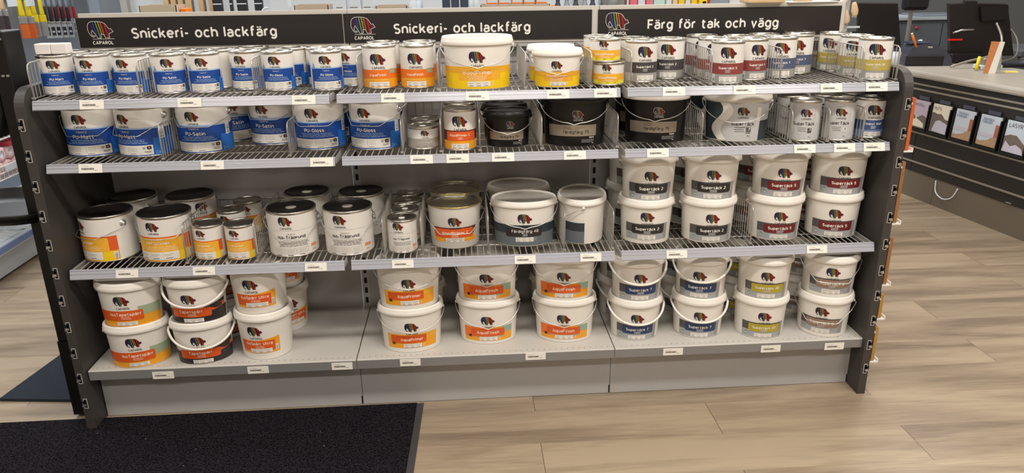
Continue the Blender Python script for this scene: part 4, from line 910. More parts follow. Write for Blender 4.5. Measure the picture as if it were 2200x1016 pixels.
# mats
def carpet():
    m = bpy.data.materials.new('entrance_carpet'); m.use_nodes = True; nt = m.node_tree; N = nt.nodes; K = nt.links; b = N['Principled BSDF']; b.inputs['Roughness'].default_value = 1.0; b.inputs['Specular IOR Level'].default_value = 0.08
    tc = N.new('ShaderNodeTexCoord'); n1 = N.new('ShaderNodeTexNoise'); n1.inputs['Scale'].default_value = 170; n1.inputs['Detail'].default_value = 3; K.new(tc.outputs['Object'], n1.inputs['Vector'])
    cr = N.new('ShaderNodeValToRGB'); e = cr.color_ramp.elements; e[0].position = 0.35; e[0].color = (*lin((3, 3, 5)), 1); e[1].position = 0.72; e[1].color = (*lin((48, 43, 50)), 1); K.new(n1.outputs['Fac'], cr.inputs[0])
    n2 = N.new('ShaderNodeTexVoronoi'); n2.inputs['Scale'].default_value = 26; K.new(tc.outputs['Object'], n2.inputs['Vector'])
    lt = N.new('ShaderNodeMath'); lt.operation = 'LESS_THAN'; lt.inputs[1].default_value = 0.045; K.new(n2.outputs['Distance'], lt.inputs[0])
    n3 = N.new('ShaderNodeTexNoise'); n3.inputs['Scale'].default_value = 7; K.new(tc.outputs['Object'], n3.inputs['Vector'])
    g = N.new('ShaderNodeMath'); g.operation = 'GREATER_THAN'; g.inputs[1].default_value = 0.57; K.new(n3.outputs['Fac'], g.inputs[0])
    mu = N.new('ShaderNodeMath'); mu.operation = 'MULTIPLY'; K.new(lt.outputs[0], mu.inputs[0]); K.new(g.outputs[0], mu.inputs[1])
    mx = N.new('ShaderNodeMix'); mx.data_type = 'RGBA'; K.new(mu.outputs[0], mx.inputs['Factor']); K.new(cr.outputs[0], mx.inputs['A']); mx.inputs['B'].default_value = (*lin((150, 140, 128)), 1)
    K.new(mx.outputs['Result'], b.inputs['Base Color'])
    bp = N.new('ShaderNodeBump'); bp.inputs['Strength'].default_value = 0.9; bp.inputs['Distance'].default_value = 0.004; K.new(n1.outputs['Fac'], bp.inputs['Height']); K.new(bp.outputs[0], b.inputs['Normal'])
    return m
MATS['carpet'] = carpet(); mat('rubber', (62, 60, 62), 0.6); mat('blue_mat', (44, 49, 58), 0.9, noise=0.12, nscale=120, bump=0.3)
MATS['blue_mat'].node_tree.nodes['Principled BSDF'].inputs['Specular IOR Level'].default_value = 0.15
fm = thing('entrance_mat', 'black flecked entrance mat lying in front of the shelving, grey rubber edge', 'floor mat', (0, 0, 0))
obj('carpet', M().prism([(1.094, -0.016), (1.060, -0.95), (-1.6, -0.95), (-1.6, -0.030), (-0.36, -0.022)], 2, 0.0, 0.007, 'carpet'), fm)
obj('rubber_border', M().prism([(1.118, -0.014), (1.084, -0.96), (1.062, -0.96), (1.0945, -0.016)], 2, 0.0, 0.004, 'rubber'), fm)
tag(obj('floor_mat', M().prism([(-0.446, 0.137), (-0.040, 0.092), (-0.040, 0.96), (-0.303, 0.985)], 2, 0.0, 0.012, 'blue_mat')), 'dark blue-grey mat on the floor left of the shelving end panel', 'floor mat')

# ---------------------------------------------------------------- objects on the end panels
mat('black_plastic', (9, 8, 8), 0.45); mat('dark_fabric', (5, 5, 6), 0.9, bump=0.3, nscale=60); mat('wood_orange', (196, 96, 48), 0.5, noise=0.12, nscale=20); mat('wood_brown', (150, 104, 62), 0.5, noise=0.15, nscale=18)
mat('wood_light', (206, 176, 132), 0.55, noise=0.12, nscale=20); mat('wood_ochre', (176, 136, 66), 0.5, noise=0.12, nscale=18); mat('clear_plastic', (232, 228, 222), 0.25)
p = thing('display_column', 'tall black display column beside the left end panel', 'display stand', (0, 0, 0))
obj('column', M().bbox(-0.112, -0.064, 0.0, 0.10, 0.30, 1.325, 'black_plastic', 0.004), p)
for z in (1.300, 1.192):
    c = M()
    for k in range(3): c.box(-0.106+k*0.014, -0.098+k*0.014, -0.004, 0.0, z, z+0.006, 'chrome')
    obj('metal_clip', c, p)
obj('foot', M().box(-0.115, -0.06, 0.0, 0.14, 0.012, 0.30, 'black_plastic'), p)
g = M(); poly = [(-0.30, 1.30), (-0.30, 1.06), (-0.27, 1.015), (-0.20, 0.995), (-0.16, 1.0), (-0.135, 1.03), (-0.118, 1.08), (-0.118, 1.318)]
g.prism(poly, 1, 0.0, 0.10, 'dark_fabric'); tag(obj('hanging_bag', g), 'black soft bag hanging at the far left beside the display column', 'bag')
tr = M()
T0 = Matrix.Translation((-0.215, 0.10, 0.742)) @ Matrix.Rotation(0.10, 4, 'Y')
tr.lathe([(0.10, 0.0), (0.155, 0.006), (0.175, 0.030), (0.180, 0.034), (0.182, 0.030), (0.166, -0.002), (0.10, -0.008)], 'black_plastic', 40, 0.95, T=T0)
tr.lathe([(0.0005, 0.0001), (0.10, 0.0001)], 'black_plastic', 40, 0.95, T=T0, cap0=False, cap1=False)
tag(obj('plastic_tray', tr), 'round shallow black plastic tray sticking out left of the end panel', 'tray')
for i, (z0, z1, mm, lb) in enumerate(((0.905, 1.075, 'wood_orange', 'orange, topmost'), (0.655, 0.865, 'wood_brown', 'brown, second'), (0.430, 0.600, 'wood_brown', 'brown, third'), (0.300, 0.390, 'wood_ochre', 'ochre, fourth'), (0.130, 0.262, 'wood_ochre', 'ochre, lowest'))):
    s = thing('colour_sample', lb+' of the colour sample boards on the right end panel', 'sample board', (2.727, 0, 0), 0, 'sample boards on the right end panel')
    obj('board', M().box(0.008, 0.020, -0.075, 0.10, z0, z1, mm), s)
    obj('holder', M().box(0.0, 0.034, -0.080, 0.11, z0-0.006, z0-0.001, 'clear_plastic').box(0.030, 0.034, -0.080, 0.11, z0-0.001, z0+0.008, 'clear_plastic'), s)
    obj('upper_clip', M().box(0.0, 0.008, -0.078, -0.070, z1-0.02, z1-0.014, 'clear_plastic'), s)
mat('eraser', (232, 226, 222), 0.6)
for i, (x, w_) in enumerate(((-0.021, 'left'), (0.027, 'right'))):
    tag(obj('foam_block', M().bbox(x, x+0.047, 0.074, 0.116, Z[1]+0.1224, Z[1]+0.154, 'eraser', 0.003)), w_+' one of two white blocks lying on tin lids, top left', 'foam block', 'white blocks on the tins')
tag(obj('wood_slat', M().bbox(2.318, 2.455, 0.330, 0.42, 1.3562, 1.370, 'wood_light', 0.004)), 'light wooden board lying on top of the rightmost header sign', 'board')
mat('paper_sheet', (232, 230, 226), 0.6)
tag(obj('paper_sheet', M().prism([(2.47, 0.34), (2.66, 0.35), (2.66, 0.44), (2.47, 0.44)], 2, 1.3562, 1.3590, 'paper_sheet')), 'white paper lying on the board above the rightmost sign', 'paper')
tag(obj('cardboard_strip', M().prism([(2.50, 0.345), (2.56, 0.350), (2.555, 0.37), (2.495, 0.365)], 2, 1.3592, 1.3625, 'wood_light')), 'small tan cardboard strip lying on the white paper', 'cardboard')
#--LEFT--
mat('steel_blue', (150, 160, 172), 0.5, 0.2); mat('pale_steel', (190, 198, 206), 0.4, 0.2); mat('cool_white', (214, 222, 230), 0.35); mat('blue_rail', (96, 120, 168), 0.3, coat=0.5)
mat('grip_grey', (150, 160, 174), 0.4); mat('grip_black', (34, 36, 44), 0.45); mat('grip_red', (206, 38, 48), 0.4); mat('grip_yellow', (240, 214, 24), 0.4); mat('grip_wood', (226, 196, 156), 0.5); mat('bristle_orange', (214, 106, 48), 0.8, noise=0.25, nscale=160)
mat('bristle_dark', (70, 60, 66), 0.85, noise=0.2, nscale=160); mat('ferrule', (190, 192, 196), 0.3, 0.9); mat('pack_clear', (190, 198, 206), 0.15, 0.0, coat=0.5); mat('pink_roller', (232, 196, 200), 0.8, bump=0.3, nscale=60); mat('pack_red', (176, 30, 50), 0.4)
fx = thing('side_shelving', 'pale steel shelving with wire baskets along the aisle at left', 'shelving', (0, 0, 0))
obj('base', M().box(-1.60, -1.10, 1.22, 5.2, 0.02, 0.155, 'pale_steel').box(-1.60, -1.13, 1.25, 5.15, 0, 0.02, 'slot_black'), fx)
obj('tray', M().box(-1.62, -1.045, 1.20, 5.22, 0.155, 0.200, 'pale_steel').box(-1.045, -1.040, 1.20, 5.22, 0.165, 0.196, 'blue_rail'), fx)
obj('back_panel', M().box(-1.62, -1.60, 1.20, 5.22, 0.0, 1.9, 'steel_blue'), fx)
obj('hook_rail', M().box(-1.60, -1.24, 3.40, 3.42, 1.0, 1.8, 'steel_blue').box(-1.24, -1.21, 1.62, 3.42, 1.36, 1.40, 'pale_steel'), fx)
obj('grey_divider', M().box(-1.262, -1.242, 1.62, 3.40, 0.92, 1.36, 'steel_blue'), fx)
def basket(z0, z1, wall):
    b = M()
    for zz in (z0, (z0+z1)/2, z1): b.rod((-1.05, 1.25, zz), (-1.05, 2.7, zz), 0.004, 'wire_white', 5)
    for k in range(38):
        y = 1.26+k*0.038; b.tube([(-1.05, y, z1), (-1.05, y, z0), (-1.42, y, z0)], 0.0022, 'wire_white', 4)
    for zz in (z0, z1):
        b.rod((-1.05, 1.25, zz), (-1.42, 1.25, zz), 0.004, 'wire_white', 5)
    for xx in (-1.2, -1.35): b.rod((xx, 1.25, z0), (xx, 2.7, z0), 0.003, 'wire_white', 5)
    return b
for nm, z0, z1, lb in (('wire_basket', 0.70, 0.755, 'upper white wire basket in the aisle at left'), ('wire_basket', 0.505, 0.570, 'lower white wire basket holding pink rollers, at left')):
    b = thing(nm, lb, 'basket', (0, 0, 0), 0, 'white wire baskets'); obj('wire_grid', basket(z0, z1, 0), b)
    obj('price_strip', M().box(-1.046, -1.042, 1.5, 2.6, z1-0.032, z1-0.002, 'pack_clear'), b)
k = 0
PWH = ('bottom row, nearest', 'bottom row, second', 'bottom row, third', 'bottom row, fourth', 'top row, nearest', 'top row, second', 'top row, third')
for r_, (zz, n) in enumerate(((0.545, 4), (0.617, 3))):
    for j in range(n):
        y = 1.52+0.080*j+0.04*r_; t = thing('paint_roller', 'pale pink roller sleeve in the wire basket, '+PWH[k], 'paint roller', (-1.08, y, zz), 0, 'pink rollers in the basket'); k += 1
        R = Matrix.Rotation(PI/2, 4, 'Y')
        obj('sleeve', M().lathe([(0.020, 0.0), (0.0375, 0.0), (0.0375, -0.24), (0.020, -0.24), (0.020, 0.0)], 'pink_roller', 20, T=R, cap0=False, cap1=False), t)
        obj('core', M().lathe([(0.0198, -0.23), (0.0198, -0.004), (0.016, -0.004), (0.016, -0.23)], 'cool_white', 16, T=R), t)
tag(obj('foil_pack', M().bbox(-1.30, -1.06, 1.34, 1.50, 0.512, 0.60, 'pink_roller', 0.02)), 'pale pink soft pack beside the rollers at left', 'pack')
tag(obj('roller_band', M().box(-1.26, -1.055, 1.60, 1.80, 0.656, 0.668, 'pack_red')), 'dark red packet lying on the pink rollers', 'packet')
for i, (y, c, lb) in enumerate(((1.50, 'grip_black', 'black'), (1.70, 'cool_white', 'white'))):
    tag(obj('brush_box', M().bbox(-1.34, -1.08, y, y+0.16, 0.706, 0.750+0.03*i, c, 0.006)), lb+' flat box lying in the upper wire basket', 'box', 'boxes in the upper basket')
tag(obj('plastic_bag', M().bbox(-1.34, -1.10, 1.90, 2.08, 0.705, 0.80, 'pink_roller', 0.03)), 'pink soft bag in the upper wire basket', 'bag')
tag(obj('plastic_bag', M().bbox(-1.38, -1.12, 2.14, 2.40, 0.705, 0.86, 'pack_clear', 0.03)), 'clear plastic bag in the upper basket, behind the pink one', 'bag')
def packet(x, y, z, lb):
    m_ = M(); n = 12
    P_ = [[(x+0.24*(i/n-0.5), y+0.26*(j/n-0.5), z+0.035*math.sin(PI*i/n)**0.5*math.sin(PI*j/n)**0.5*(1+0.5*math.sin(i*2.3+j)*math.cos(j*1.9))+0.001) for i in range(n+1)] for j in range(n+1)]
    for j in range(n):
        for i in range(n): m_.face([P_[j][i], P_[j][i+1], P_[j+1][i+1], P_[j+1][i]], 'pack_clear', False)
    m_.face([P_[0][0], P_[n][0], P_[n][n], P_[0][n]], 'pack_clear'); tag(obj('plastic_packet', m_), lb, 'packet', 'packets on the left tray')
packet(-1.20, 1.42, 0.200, 'crinkled clear packet on the left tray, nearest'); packet(-1.20, 1.72, 0.200, 'crinkled clear packet on the left tray, second'); packet(-1.22, 2.02, 0.200, 'crinkled clear packet on the left tray, farthest')
def YZ(u, v): return 2.036+(u-20)*0.0052, 1.20+(60-v)*0.0026-(u-75)*0.0003
def brush(kind, u, vt, vb, lb, xx=-1.16, w=0.022):
    y, _ = YZ(u-9, 30); zt = YZ(u, vt)[1]; zb = YZ(u, vb)[1]
    t = thing('paint_brush' if kind != 'scraper' else 'scraper', lb, 'brush' if kind != 'scraper' else 'scraper', (xx, y, zb), math.radians(random.uniform(20, 32)), 'brushes hanging at the left')
    H_ = zt-zb
    c = {'yellow': ('grip_yellow', 'grip_yellow', 'ferrule'), 'orange': ('grip_yellow', 'ferrule', 'bristle_orange'), 'wood': ('grip_wood', 'ferrule', 'bristle_dark'), 'grey': ('grip_grey', 'grip_black', 'pack_clear'), 'red': ('grip_grey', 'grip_red', 'pack_clear')}[kind]
    def taper(z0, z1, a, b_, m_, th=0.010):
        q = M()
        q.lathe([(a*0.9, z0), (a, z0+(z1-z0)*0.1), ((a+b_)/2*0.92, (z0+z1)/2), (b_, z1-(z1-z0)*0.1), (b_*0.8, z1)], m_, 10, 0.55); return q
    obj('bristles' if kind in ('orange', 'wood') else 'head', M().bbox(-w, w, -0.006, 0.006, 0.0, H_*0.30, c[2], 0.003), t)
    gr = kind in ('grey', 'red'); f1 = 0.36 if gr else 0.45; f2 = 0.66 if gr else 0.78
    obj('ferrule', M().bbox(-w*1.02, w*1.02, -0.008, 0.008, H_*0.30, H_*f1, MATS['ferrule'] if gr else c[1], 0.003), t)
    if gr: obj('sleeve_print', M().box(-w*0.7, w*0.6, -0.0068, -0.006, H_*0.06, H_*0.24, 'grip_black').box(-w*0.5, w*0.3, -0.0074, -0.0068, H_*0.12, H_*0.16, 'cool_white'), t)
    obj('handle', taper(H_*f1, H_*f2, w*0.75, w*0.62, c[1] if gr else c[0]), t)
    obj('grip', taper(H_*f2, H_+0.04, w*0.64, w*0.42, c[0]), t)
def card(u, v, w_, h_, lb):
    y, z = YZ(u, v); tag(obj('hook_tag', M().box(-0.002, 0.002, -w_/2, w_/2, -h_/2, h_/2, 'cool_white').rod((0, 0, h_/2), (-0.10, 0, h_/2+0.01), 0.003, 'wire'), None, (-1.10, y, z)), lb, 'price tag', 'tags on the brush hooks')
OR = ('first', 'second', 'third', 'fourth', 'fifth', 'sixth', 'seventh')
for i, u in enumerate((4, 15)): brush('wood', u, -25, 62, OR[i]+' wooden handled brush from the left, hanging', -1.14)
for i, u in enumerate((26, 33)): brush('yellow', u, -28, 60, OR[i]+' plain yellow brush behind the white hook tags', -1.19, 0.013)
for i, u in enumerate((45, 59)): brush('orange', u, -20, 82, OR[i]+' orange bristled brush hanging at upper left', -1.13, 0.021)
for i, u in enumerate((74, 90)): brush('yellow', u, -24, 78, OR[i]+' bright yellow brush with square yellow guard', -1.14, 0.017)
for i, u in enumerate((104, 116, 128, 142, 156)): brush('grey', u, -22, 84, OR[i]+' grey and black handled brush of the group', -1.16, 0.015)
for i, u in enumerate((134, 148, 162, 176, 188)): brush('red', u, -20, 72, OR[i]+' grey and red handled brush of the group', -1.20, 0.014)
for i, (u, v) in enumerate(((12, 6), (46, 4))): card(u, v, 0.09, 0.06, ('left', 'right')[i]+' white price tag on the brush hooks')
#--BACK--
# aisle behind the shelving
mat('carton', (188, 172, 150), 0.7, noise=0.06, nscale=30); mat('deep_orange', (240, 128, 24), 0.5); mat('navy_plastic', (58, 66, 84), 0.4); mat('steel_gloss', (180, 186, 192), 0.25, 0.8); mat('pack_yellow', (240, 200, 40), 0.45); mat('pack_pink', (226, 110, 130), 0.5); mat('pack_teal', (190, 222, 214), 0.5); mat('term_grey', (70, 72, 84), 0.3); mat('brown_post', (110, 100, 94), 0.6)
mat('cabinet_blue', (138, 146, 156), 0.55)
rear = thing('rear_shelving', 'pale grey shelving along the next aisle behind the signs', 'shelving', (0, 0, 0))
obj('shelf_board', M().box(-0.75, 3.45, 2.05, 2.60, 1.190, 1.215, 'shelf_paint'), rear)
obj('back_panel', M().box(-0.75, 3.45, 2.60, 2.62, 0.0, 1.9, 'cool_white'), rear)
for x in (-0.75, 0.65, 2.05, 3.45): obj('upright', M().box(x-0.02, x+0.02, 2.55, 2.60, 0, 1.9, 'grey_paint'), rear)
obj('base', M().box(-0.75, 3.45, 2.05, 2.58, 0.0, 0.2, 'grey_paint'), rear)
tag(obj('tall_cabinet', M().bbox(-1.00, -0.36, 2.78, 3.2, 0, 2.0, 'cabinet_blue', 0.01).box(-0.44, -0.436, 2.776, 2.782, 0.1, 1.95, 'slot_black')), 'tall blue-grey cabinet behind the leftmost header sign', 'cabinet')
tag(obj('wall_post', M().box(-0.34, -0.16, 2.64, 2.76, 0, 2.1, 'brown_post')), 'dark grey-brown post right of the blue-grey cabinet', 'post')
DK = 1.2152
def BX(u): return 3.562+(u-1800)/344.6
def on(name, u0, u1, h, mm, lb, cat, y=2.12, d=0.10, z=DK, r=0.004, grp=None):
    x0, x1 = BX(u0), BX(u1); o = obj(name, M().bbox(x0, x1, y, y+d, z, z+h, mm, r)); return tag(o, lb, cat, grp)
def carton_tray(u0, u1, h, lb, y=2.075, d=0.16):
    x0, x1 = BX(u0), BX(u1); q = M(); q.box(x0, x1, y, y+d, DK, DK+0.004, 'carton')
    for a in ((x0, x1, y, y+0.004), (x0, x1, y+d-0.004, y+d), (x0, x0+0.004, y, y+d), (x1-0.004, x1, y, y+d)): q.box(*a, DK+0.004, DK+h, 'carton')
    q.box(x0+0.05, x0+0.09, y-0.001, y, DK+0.02, DK+0.03, 'card'); tag(obj('cardboard_tray', q), lb, 'tray', 'cardboard trays on the rear shelf')
carton_tray(409, 478, 0.105, 'grey-brown cardboard tray, leftmost behind the signs')
carton_tray(700, 765, 0.095, 'cardboard tray right of the white jug')
carton_tray(856, 916, 0.085, 'small cardboard tray between white boxes and bottles')
carton_tray(1060, 1196, 0.080, 'long cardboard tray holding orange and white boxes')
for i, u in enumerate((427, 441, 455, 472, 496, 516)):
    t = thing('wooden_handle_tool', OR[i]+' light wooden tool handle from the left, behind the sign', 'tool', (BX(u), 2.34, DK), 0, 'wooden handled tools')
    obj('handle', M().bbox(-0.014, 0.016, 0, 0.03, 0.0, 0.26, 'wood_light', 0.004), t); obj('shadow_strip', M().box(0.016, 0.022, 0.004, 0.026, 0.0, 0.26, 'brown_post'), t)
on('orange_clip', 479, 490, 0.085, 'deep_orange', 'orange tool end beside the leftmost cardboard tray', 'tool')
for i, (u0, u1) in enumerate(((533, 552), (566, 572), (580, 600), (614, 630))):
    t = thing('putty_knife', OR[i]+' black handled tool from the left with orange tip', 'tool', (BX((u0+u1)/2), 2.20, DK), 0, 'black handled tools'); w_ = (u1-u0)/344.6/2
    obj('handle', M().bbox(-w_, w_, 0, 0.03, 0.045, 0.22, 'grip_black', 0.006).box(-w_*0.9, w_*0.9, -0.001, 0.0, 0.10, 0.106, 'cool_white'), t)
    obj('tip', M().bbox(-w_*1.2, w_*1.5, -0.01, 0.03, 0.0, 0.045, 'deep_orange' if i > 1 else 'steel_gloss', 0.005), t)
j = thing('white_jug', 'white plastic jug with loop handle behind the sign joint', 'jug', (BX(668), 2.12, DK))
obj('body', M().bbox(-0.058, 0.062, -0.03, 0.05, 0.0, 0.15, 'cool_white', 0.02).lathe([(0.02, 0.14), (0.02, 0.17), (0.001, 0.17)], 'cool_white', 14, c=(0.01, 0.01, 0)), j)
obj('handle', M().tube([(-0.058+0.028*math.cos(a)-0.01, 0.0, 0.055+0.026*math.sin(a)) for a in [2*PI*i/14 for i in range(14)]], 0.007, 'cool_white', 8, True), j)
for i, (u0, u1) in enumerate(((777, 798), (803, 827), (830, 852))):
    t = thing('white_box', OR[i]+' of three slim white boxes with grey labels', 'box', (0, 0, 0), 0, 'slim white boxes'); x0, x1 = BX(u0), BX(u1)
    obj('carton', M().bbox(x0, x1, 2.10, 2.16, DK, DK+0.16, 'cool_white', 0.003), t); obj('label', M().box(x0+0.01, x1-0.018, 2.0985, 2.0998, DK+0.012, DK+0.030, 'inkgrey').box(x0+0.006, x1-0.02, 2.0985, 2.0998, DK+0.075, DK+0.080, 'inkgrey'), t)
for i, u in enumerate((928, 940)):
    tag(obj('white_bottle', M().lathe([(0.018, 0), (0.024, 0.01), (0.026, 0.06), (0.018, 0.10), (0.008, 0.12), (0.008, 0.15)], 'cool_white', 16, c=(BX(u), 2.12+0.06*i, DK))), ('left', 'right')[i]+' white bottle beside the small cardboard tray', 'bottle', 'white bottles')
t = thing('clear_case', 'pale case with a silver handle behind the yellow bucket', 'case', (0, 0, 0)); x0, x1 = BX(946), BX(985)
obj('case_body', M().bbox(x0, x1, 2.10, 2.17, DK, DK+0.15, 'cool_white', 0.006), t); obj('handle', M().tube([(x0+0.01, 2.094, DK+0.035), (x0+0.04, 2.088, DK+0.043), (x1-0.03, 2.088, DK+0.048), (x1-0.01, 2.094, DK+0.055)], 0.005, 'chrome', 8), t)
for i, u in enumerate((992, 1010, 1028)):
    on('plastic_tub', u-8, u+8, 0.14, 'navy_plastic', OR[i]+' dark tub right of the pale case', 'tub', grp='dark tubs')
for i, u in enumerate((1041, 1051)): tag(obj('white_tube', M().lathe([(0.012, 0), (0.012, 0.15)], 'cool_white', 12, c=(BX(u), 2.12, DK))), ('left', 'right')[i]+' white tube left of the long cardboard tray', 'tube', 'white tubes')
for i, u in enumerate((1082, 1106, 1132, 1156, 1180)):
    t = thing('small_carton', OR[i]+' small white and orange box in the long tray', 'box', (BX(u), 2.10, DK+0.005), 0, 'boxes in the long tray')
    obj('carton', M().bbox(-0.031, 0.031, 0.0, 0.10, 0, 0.15, 'cool_white', 0.002), t); obj('stripe', M().box(-0.031, 0.031, -0.0012, -0.0002, 0.078, 0.086, 'deep_orange').box(-0.031, -0.026, -0.0012, -0.0002, 0.086, 0.148, 'deep_orange'), t)
on('orange_tag', 1197, 1206, 0.075, 'deep_orange', 'orange card at the right end of the long tray', 'card', 2.06, 0.01)
for i, u in enumerate((1214, 1232, 1250, 1268, 1284)):
    tag(obj('blue_bottle', M().lathe([(0.022, 0), (0.024, 0.01), (0.024, 0.055), (0.012, 0.085), (0.012, 0.11), (0.02, 0.125), (0.02, 0.16)], 'steel_blue' if i % 2 else 'navy_plastic', 14, c=(BX(u), 2.13, DK))), OR[i]+' blue-grey bottle left of the glass jar', 'bottle', 'blue-grey bottles')
tag(obj('glass_jar', M().lathe([(0.075, 0), (0.085, 0.01), (0.085, 0.14), (0.07, 0.16)], 'steel_gloss', 28, c=(BX(1326), 2.16, DK))), 'wide silver jar above the gap between the right signs', 'jar')
for i, (u0, u1, mm, cn) in enumerate(((1358, 1372, 'pack_pink', 'pink'), (1374, 1388, 'cool_white', 'white'), (1390, 1402, 'pack_pink', 'rose'), (1406, 1428, 'pack_teal', 'pale green'), (1431, 1442, 'cool_white', 'plain white'), (1444, 1454, 'grip_wood', 'cream'), (1456, 1468, 'pack_yellow', 'yellow'), (1470, 1480, 'cool_white', 'narrow white'), (1482, 1494, 'pack_yellow', 'deep yellow'))):
    on('retail_pack', u0, u1, 0.12+0.01*(i % 3), mm, cn+' upright pack, '+OR[min(i, 6)]+(' or later' if i > 6 else '')+' in the row behind right sign', 'pack', 2.10, 0.05, grp='upright packs')
t = thing('caulk_pack', 'bright yellow pack with black and red marks behind the right sign', 'pack', (BX(1506), 2.08, DK)); obj('pack', M().bbox(-0.03, 0.026, 0, 0.05, 0, 0.14, 'grip_yellow', 0.004), t); obj('mark', M().lathe([(0.012, 0), (0.0121, 0.0008)], 'slot_black', 12, 0.6, T=Matrix.Translation((0, -0.0001, 0.075)) @ Matrix.Rotation(PI/2, 4, 'X')).box(0.016, 0.027, -0.001, 0.03, 0.06, 0.14, 'grip_red'), t)
on('grey_case', 1519, 1558, 0.13, 'steel_blue', 'grey-blue box right of the bright yellow pack', 'box', 2.10, 0.12)
on('pale_carton', 1561, 1640, 0.13, 'cool_white', 'wide pale carton behind the wooden board', 'box', 2.12, 0.2)
on('blue_tin_rack', 1690, 1770, 0.10, 'steel_blue', 'grey-blue rack at the right end of the rear shelf', 'box', 2.12, 0.2)
# post with gloves / tags right of the signs
pp = thing('tag_post', 'grey post hung with cream gloves right of the signs', 'post', (3.50, 1.98, 0))
obj('pole', M().bbox(-0.022, 0.022, -0.02, 0.02, 0.0, 1.75, 'grey_paint', 0.004), pp)
for i, (dx, z, rr_) in enumerate(((-0.04, 1.27, 0.5), (0.0, 1.20, -0.3), (-0.055, 1.15, 0.2), (0.045, 1.24, -0.2), (-0.02, 1.31, 0.1))):
    q = M(); TT = Matrix.Translation((dx, -0.032, z)) @ Matrix.Rotation(rr_, 4, 'Y')
    q.lathe([(0.004, -0.04), (0.018, -0.025), (0.022, 0.0), (0.016, 0.03), (0.01, 0.045)], 'grip_wood' if i % 2 else 'card', 10, 0.35, T=TT); obj('glove', q, pp)
obj('hook_bars', M().box(-0.10, 0.10, -0.01, 0.0, 1.14, 1.15, 'cool_white').box(-0.08, 0.12, -0.01, 0.0, 1.09, 1.12, 'slot_black'), pp)
#--RIGHT--
# service counter
C0 = Vector((4.278, 2.407, 0)); dv = Vector((0.142, -1.014, 0)).normalized(); ang = math.atan2(dv.y, dv.x)
mat('counter_top', (180, 173, 162), 0.4, noise=0.03, nscale=40); mat('counter_dark', (38, 33, 31), 0.45, noise=0.06, nscale=8); mat('counter_kick', (112, 102, 88), 0.55); mat('alu', (170, 162, 150), 0.35, 0.6)
ct = thing('service_counter', 'long dark slatted counter with pale worktop at right', 'counter', tuple(C0), ang)
# local: +x along the counter toward the viewer, -y ... front face at y = 0 facing local -y
y_ = 1
obj('cabinet', M().box(-1.4, 3.2, 0.0, 0.62, 0.178, 0.785, 'counter_dark'), ct)
obj('kick_board', M().box(-1.4, 3.2, 0.004, 0.62, 0.0, 0.178, 'counter_kick').box(0.28, 0.281, 0.003, 0.0042, 0.0, 0.178, 'slot_black'), ct)
obj('worktop', M().bbox(-1.42, 3.22, -0.035, 0.66, 0.786, 0.830, 'counter_top', 0.014), ct)
for z in (0.745, 0.712, 0.435, 0.338, 0.242): obj('aluminium_strip', M().bbox(-1.4, 3.2, -0.006, 0.0, z-0.006, z+0.006, 'alu', 0.002), ct)
obj('panel_joint', M().box(0.055, 0.058, -0.0015, 0.0, 0.18, 0.44, 'slot_black'), ct)
mat('br_violet', (188, 172, 188), 0.4); mat('br_cream', (226, 218, 198), 0.4); mat('br_sky', (196, 205, 214), 0.4); mat('br_rock', (110, 98, 90), 0.45, noise=0.3, nscale=40); mat('br_snow', (196, 190, 204), 0.45); mat('br_sand', (176, 144, 112), 0.45, noise=0.3, nscale=50); mat('br_ink', (86, 70, 92), 0.5); mat('br_house', (166, 104, 76), 0.5)
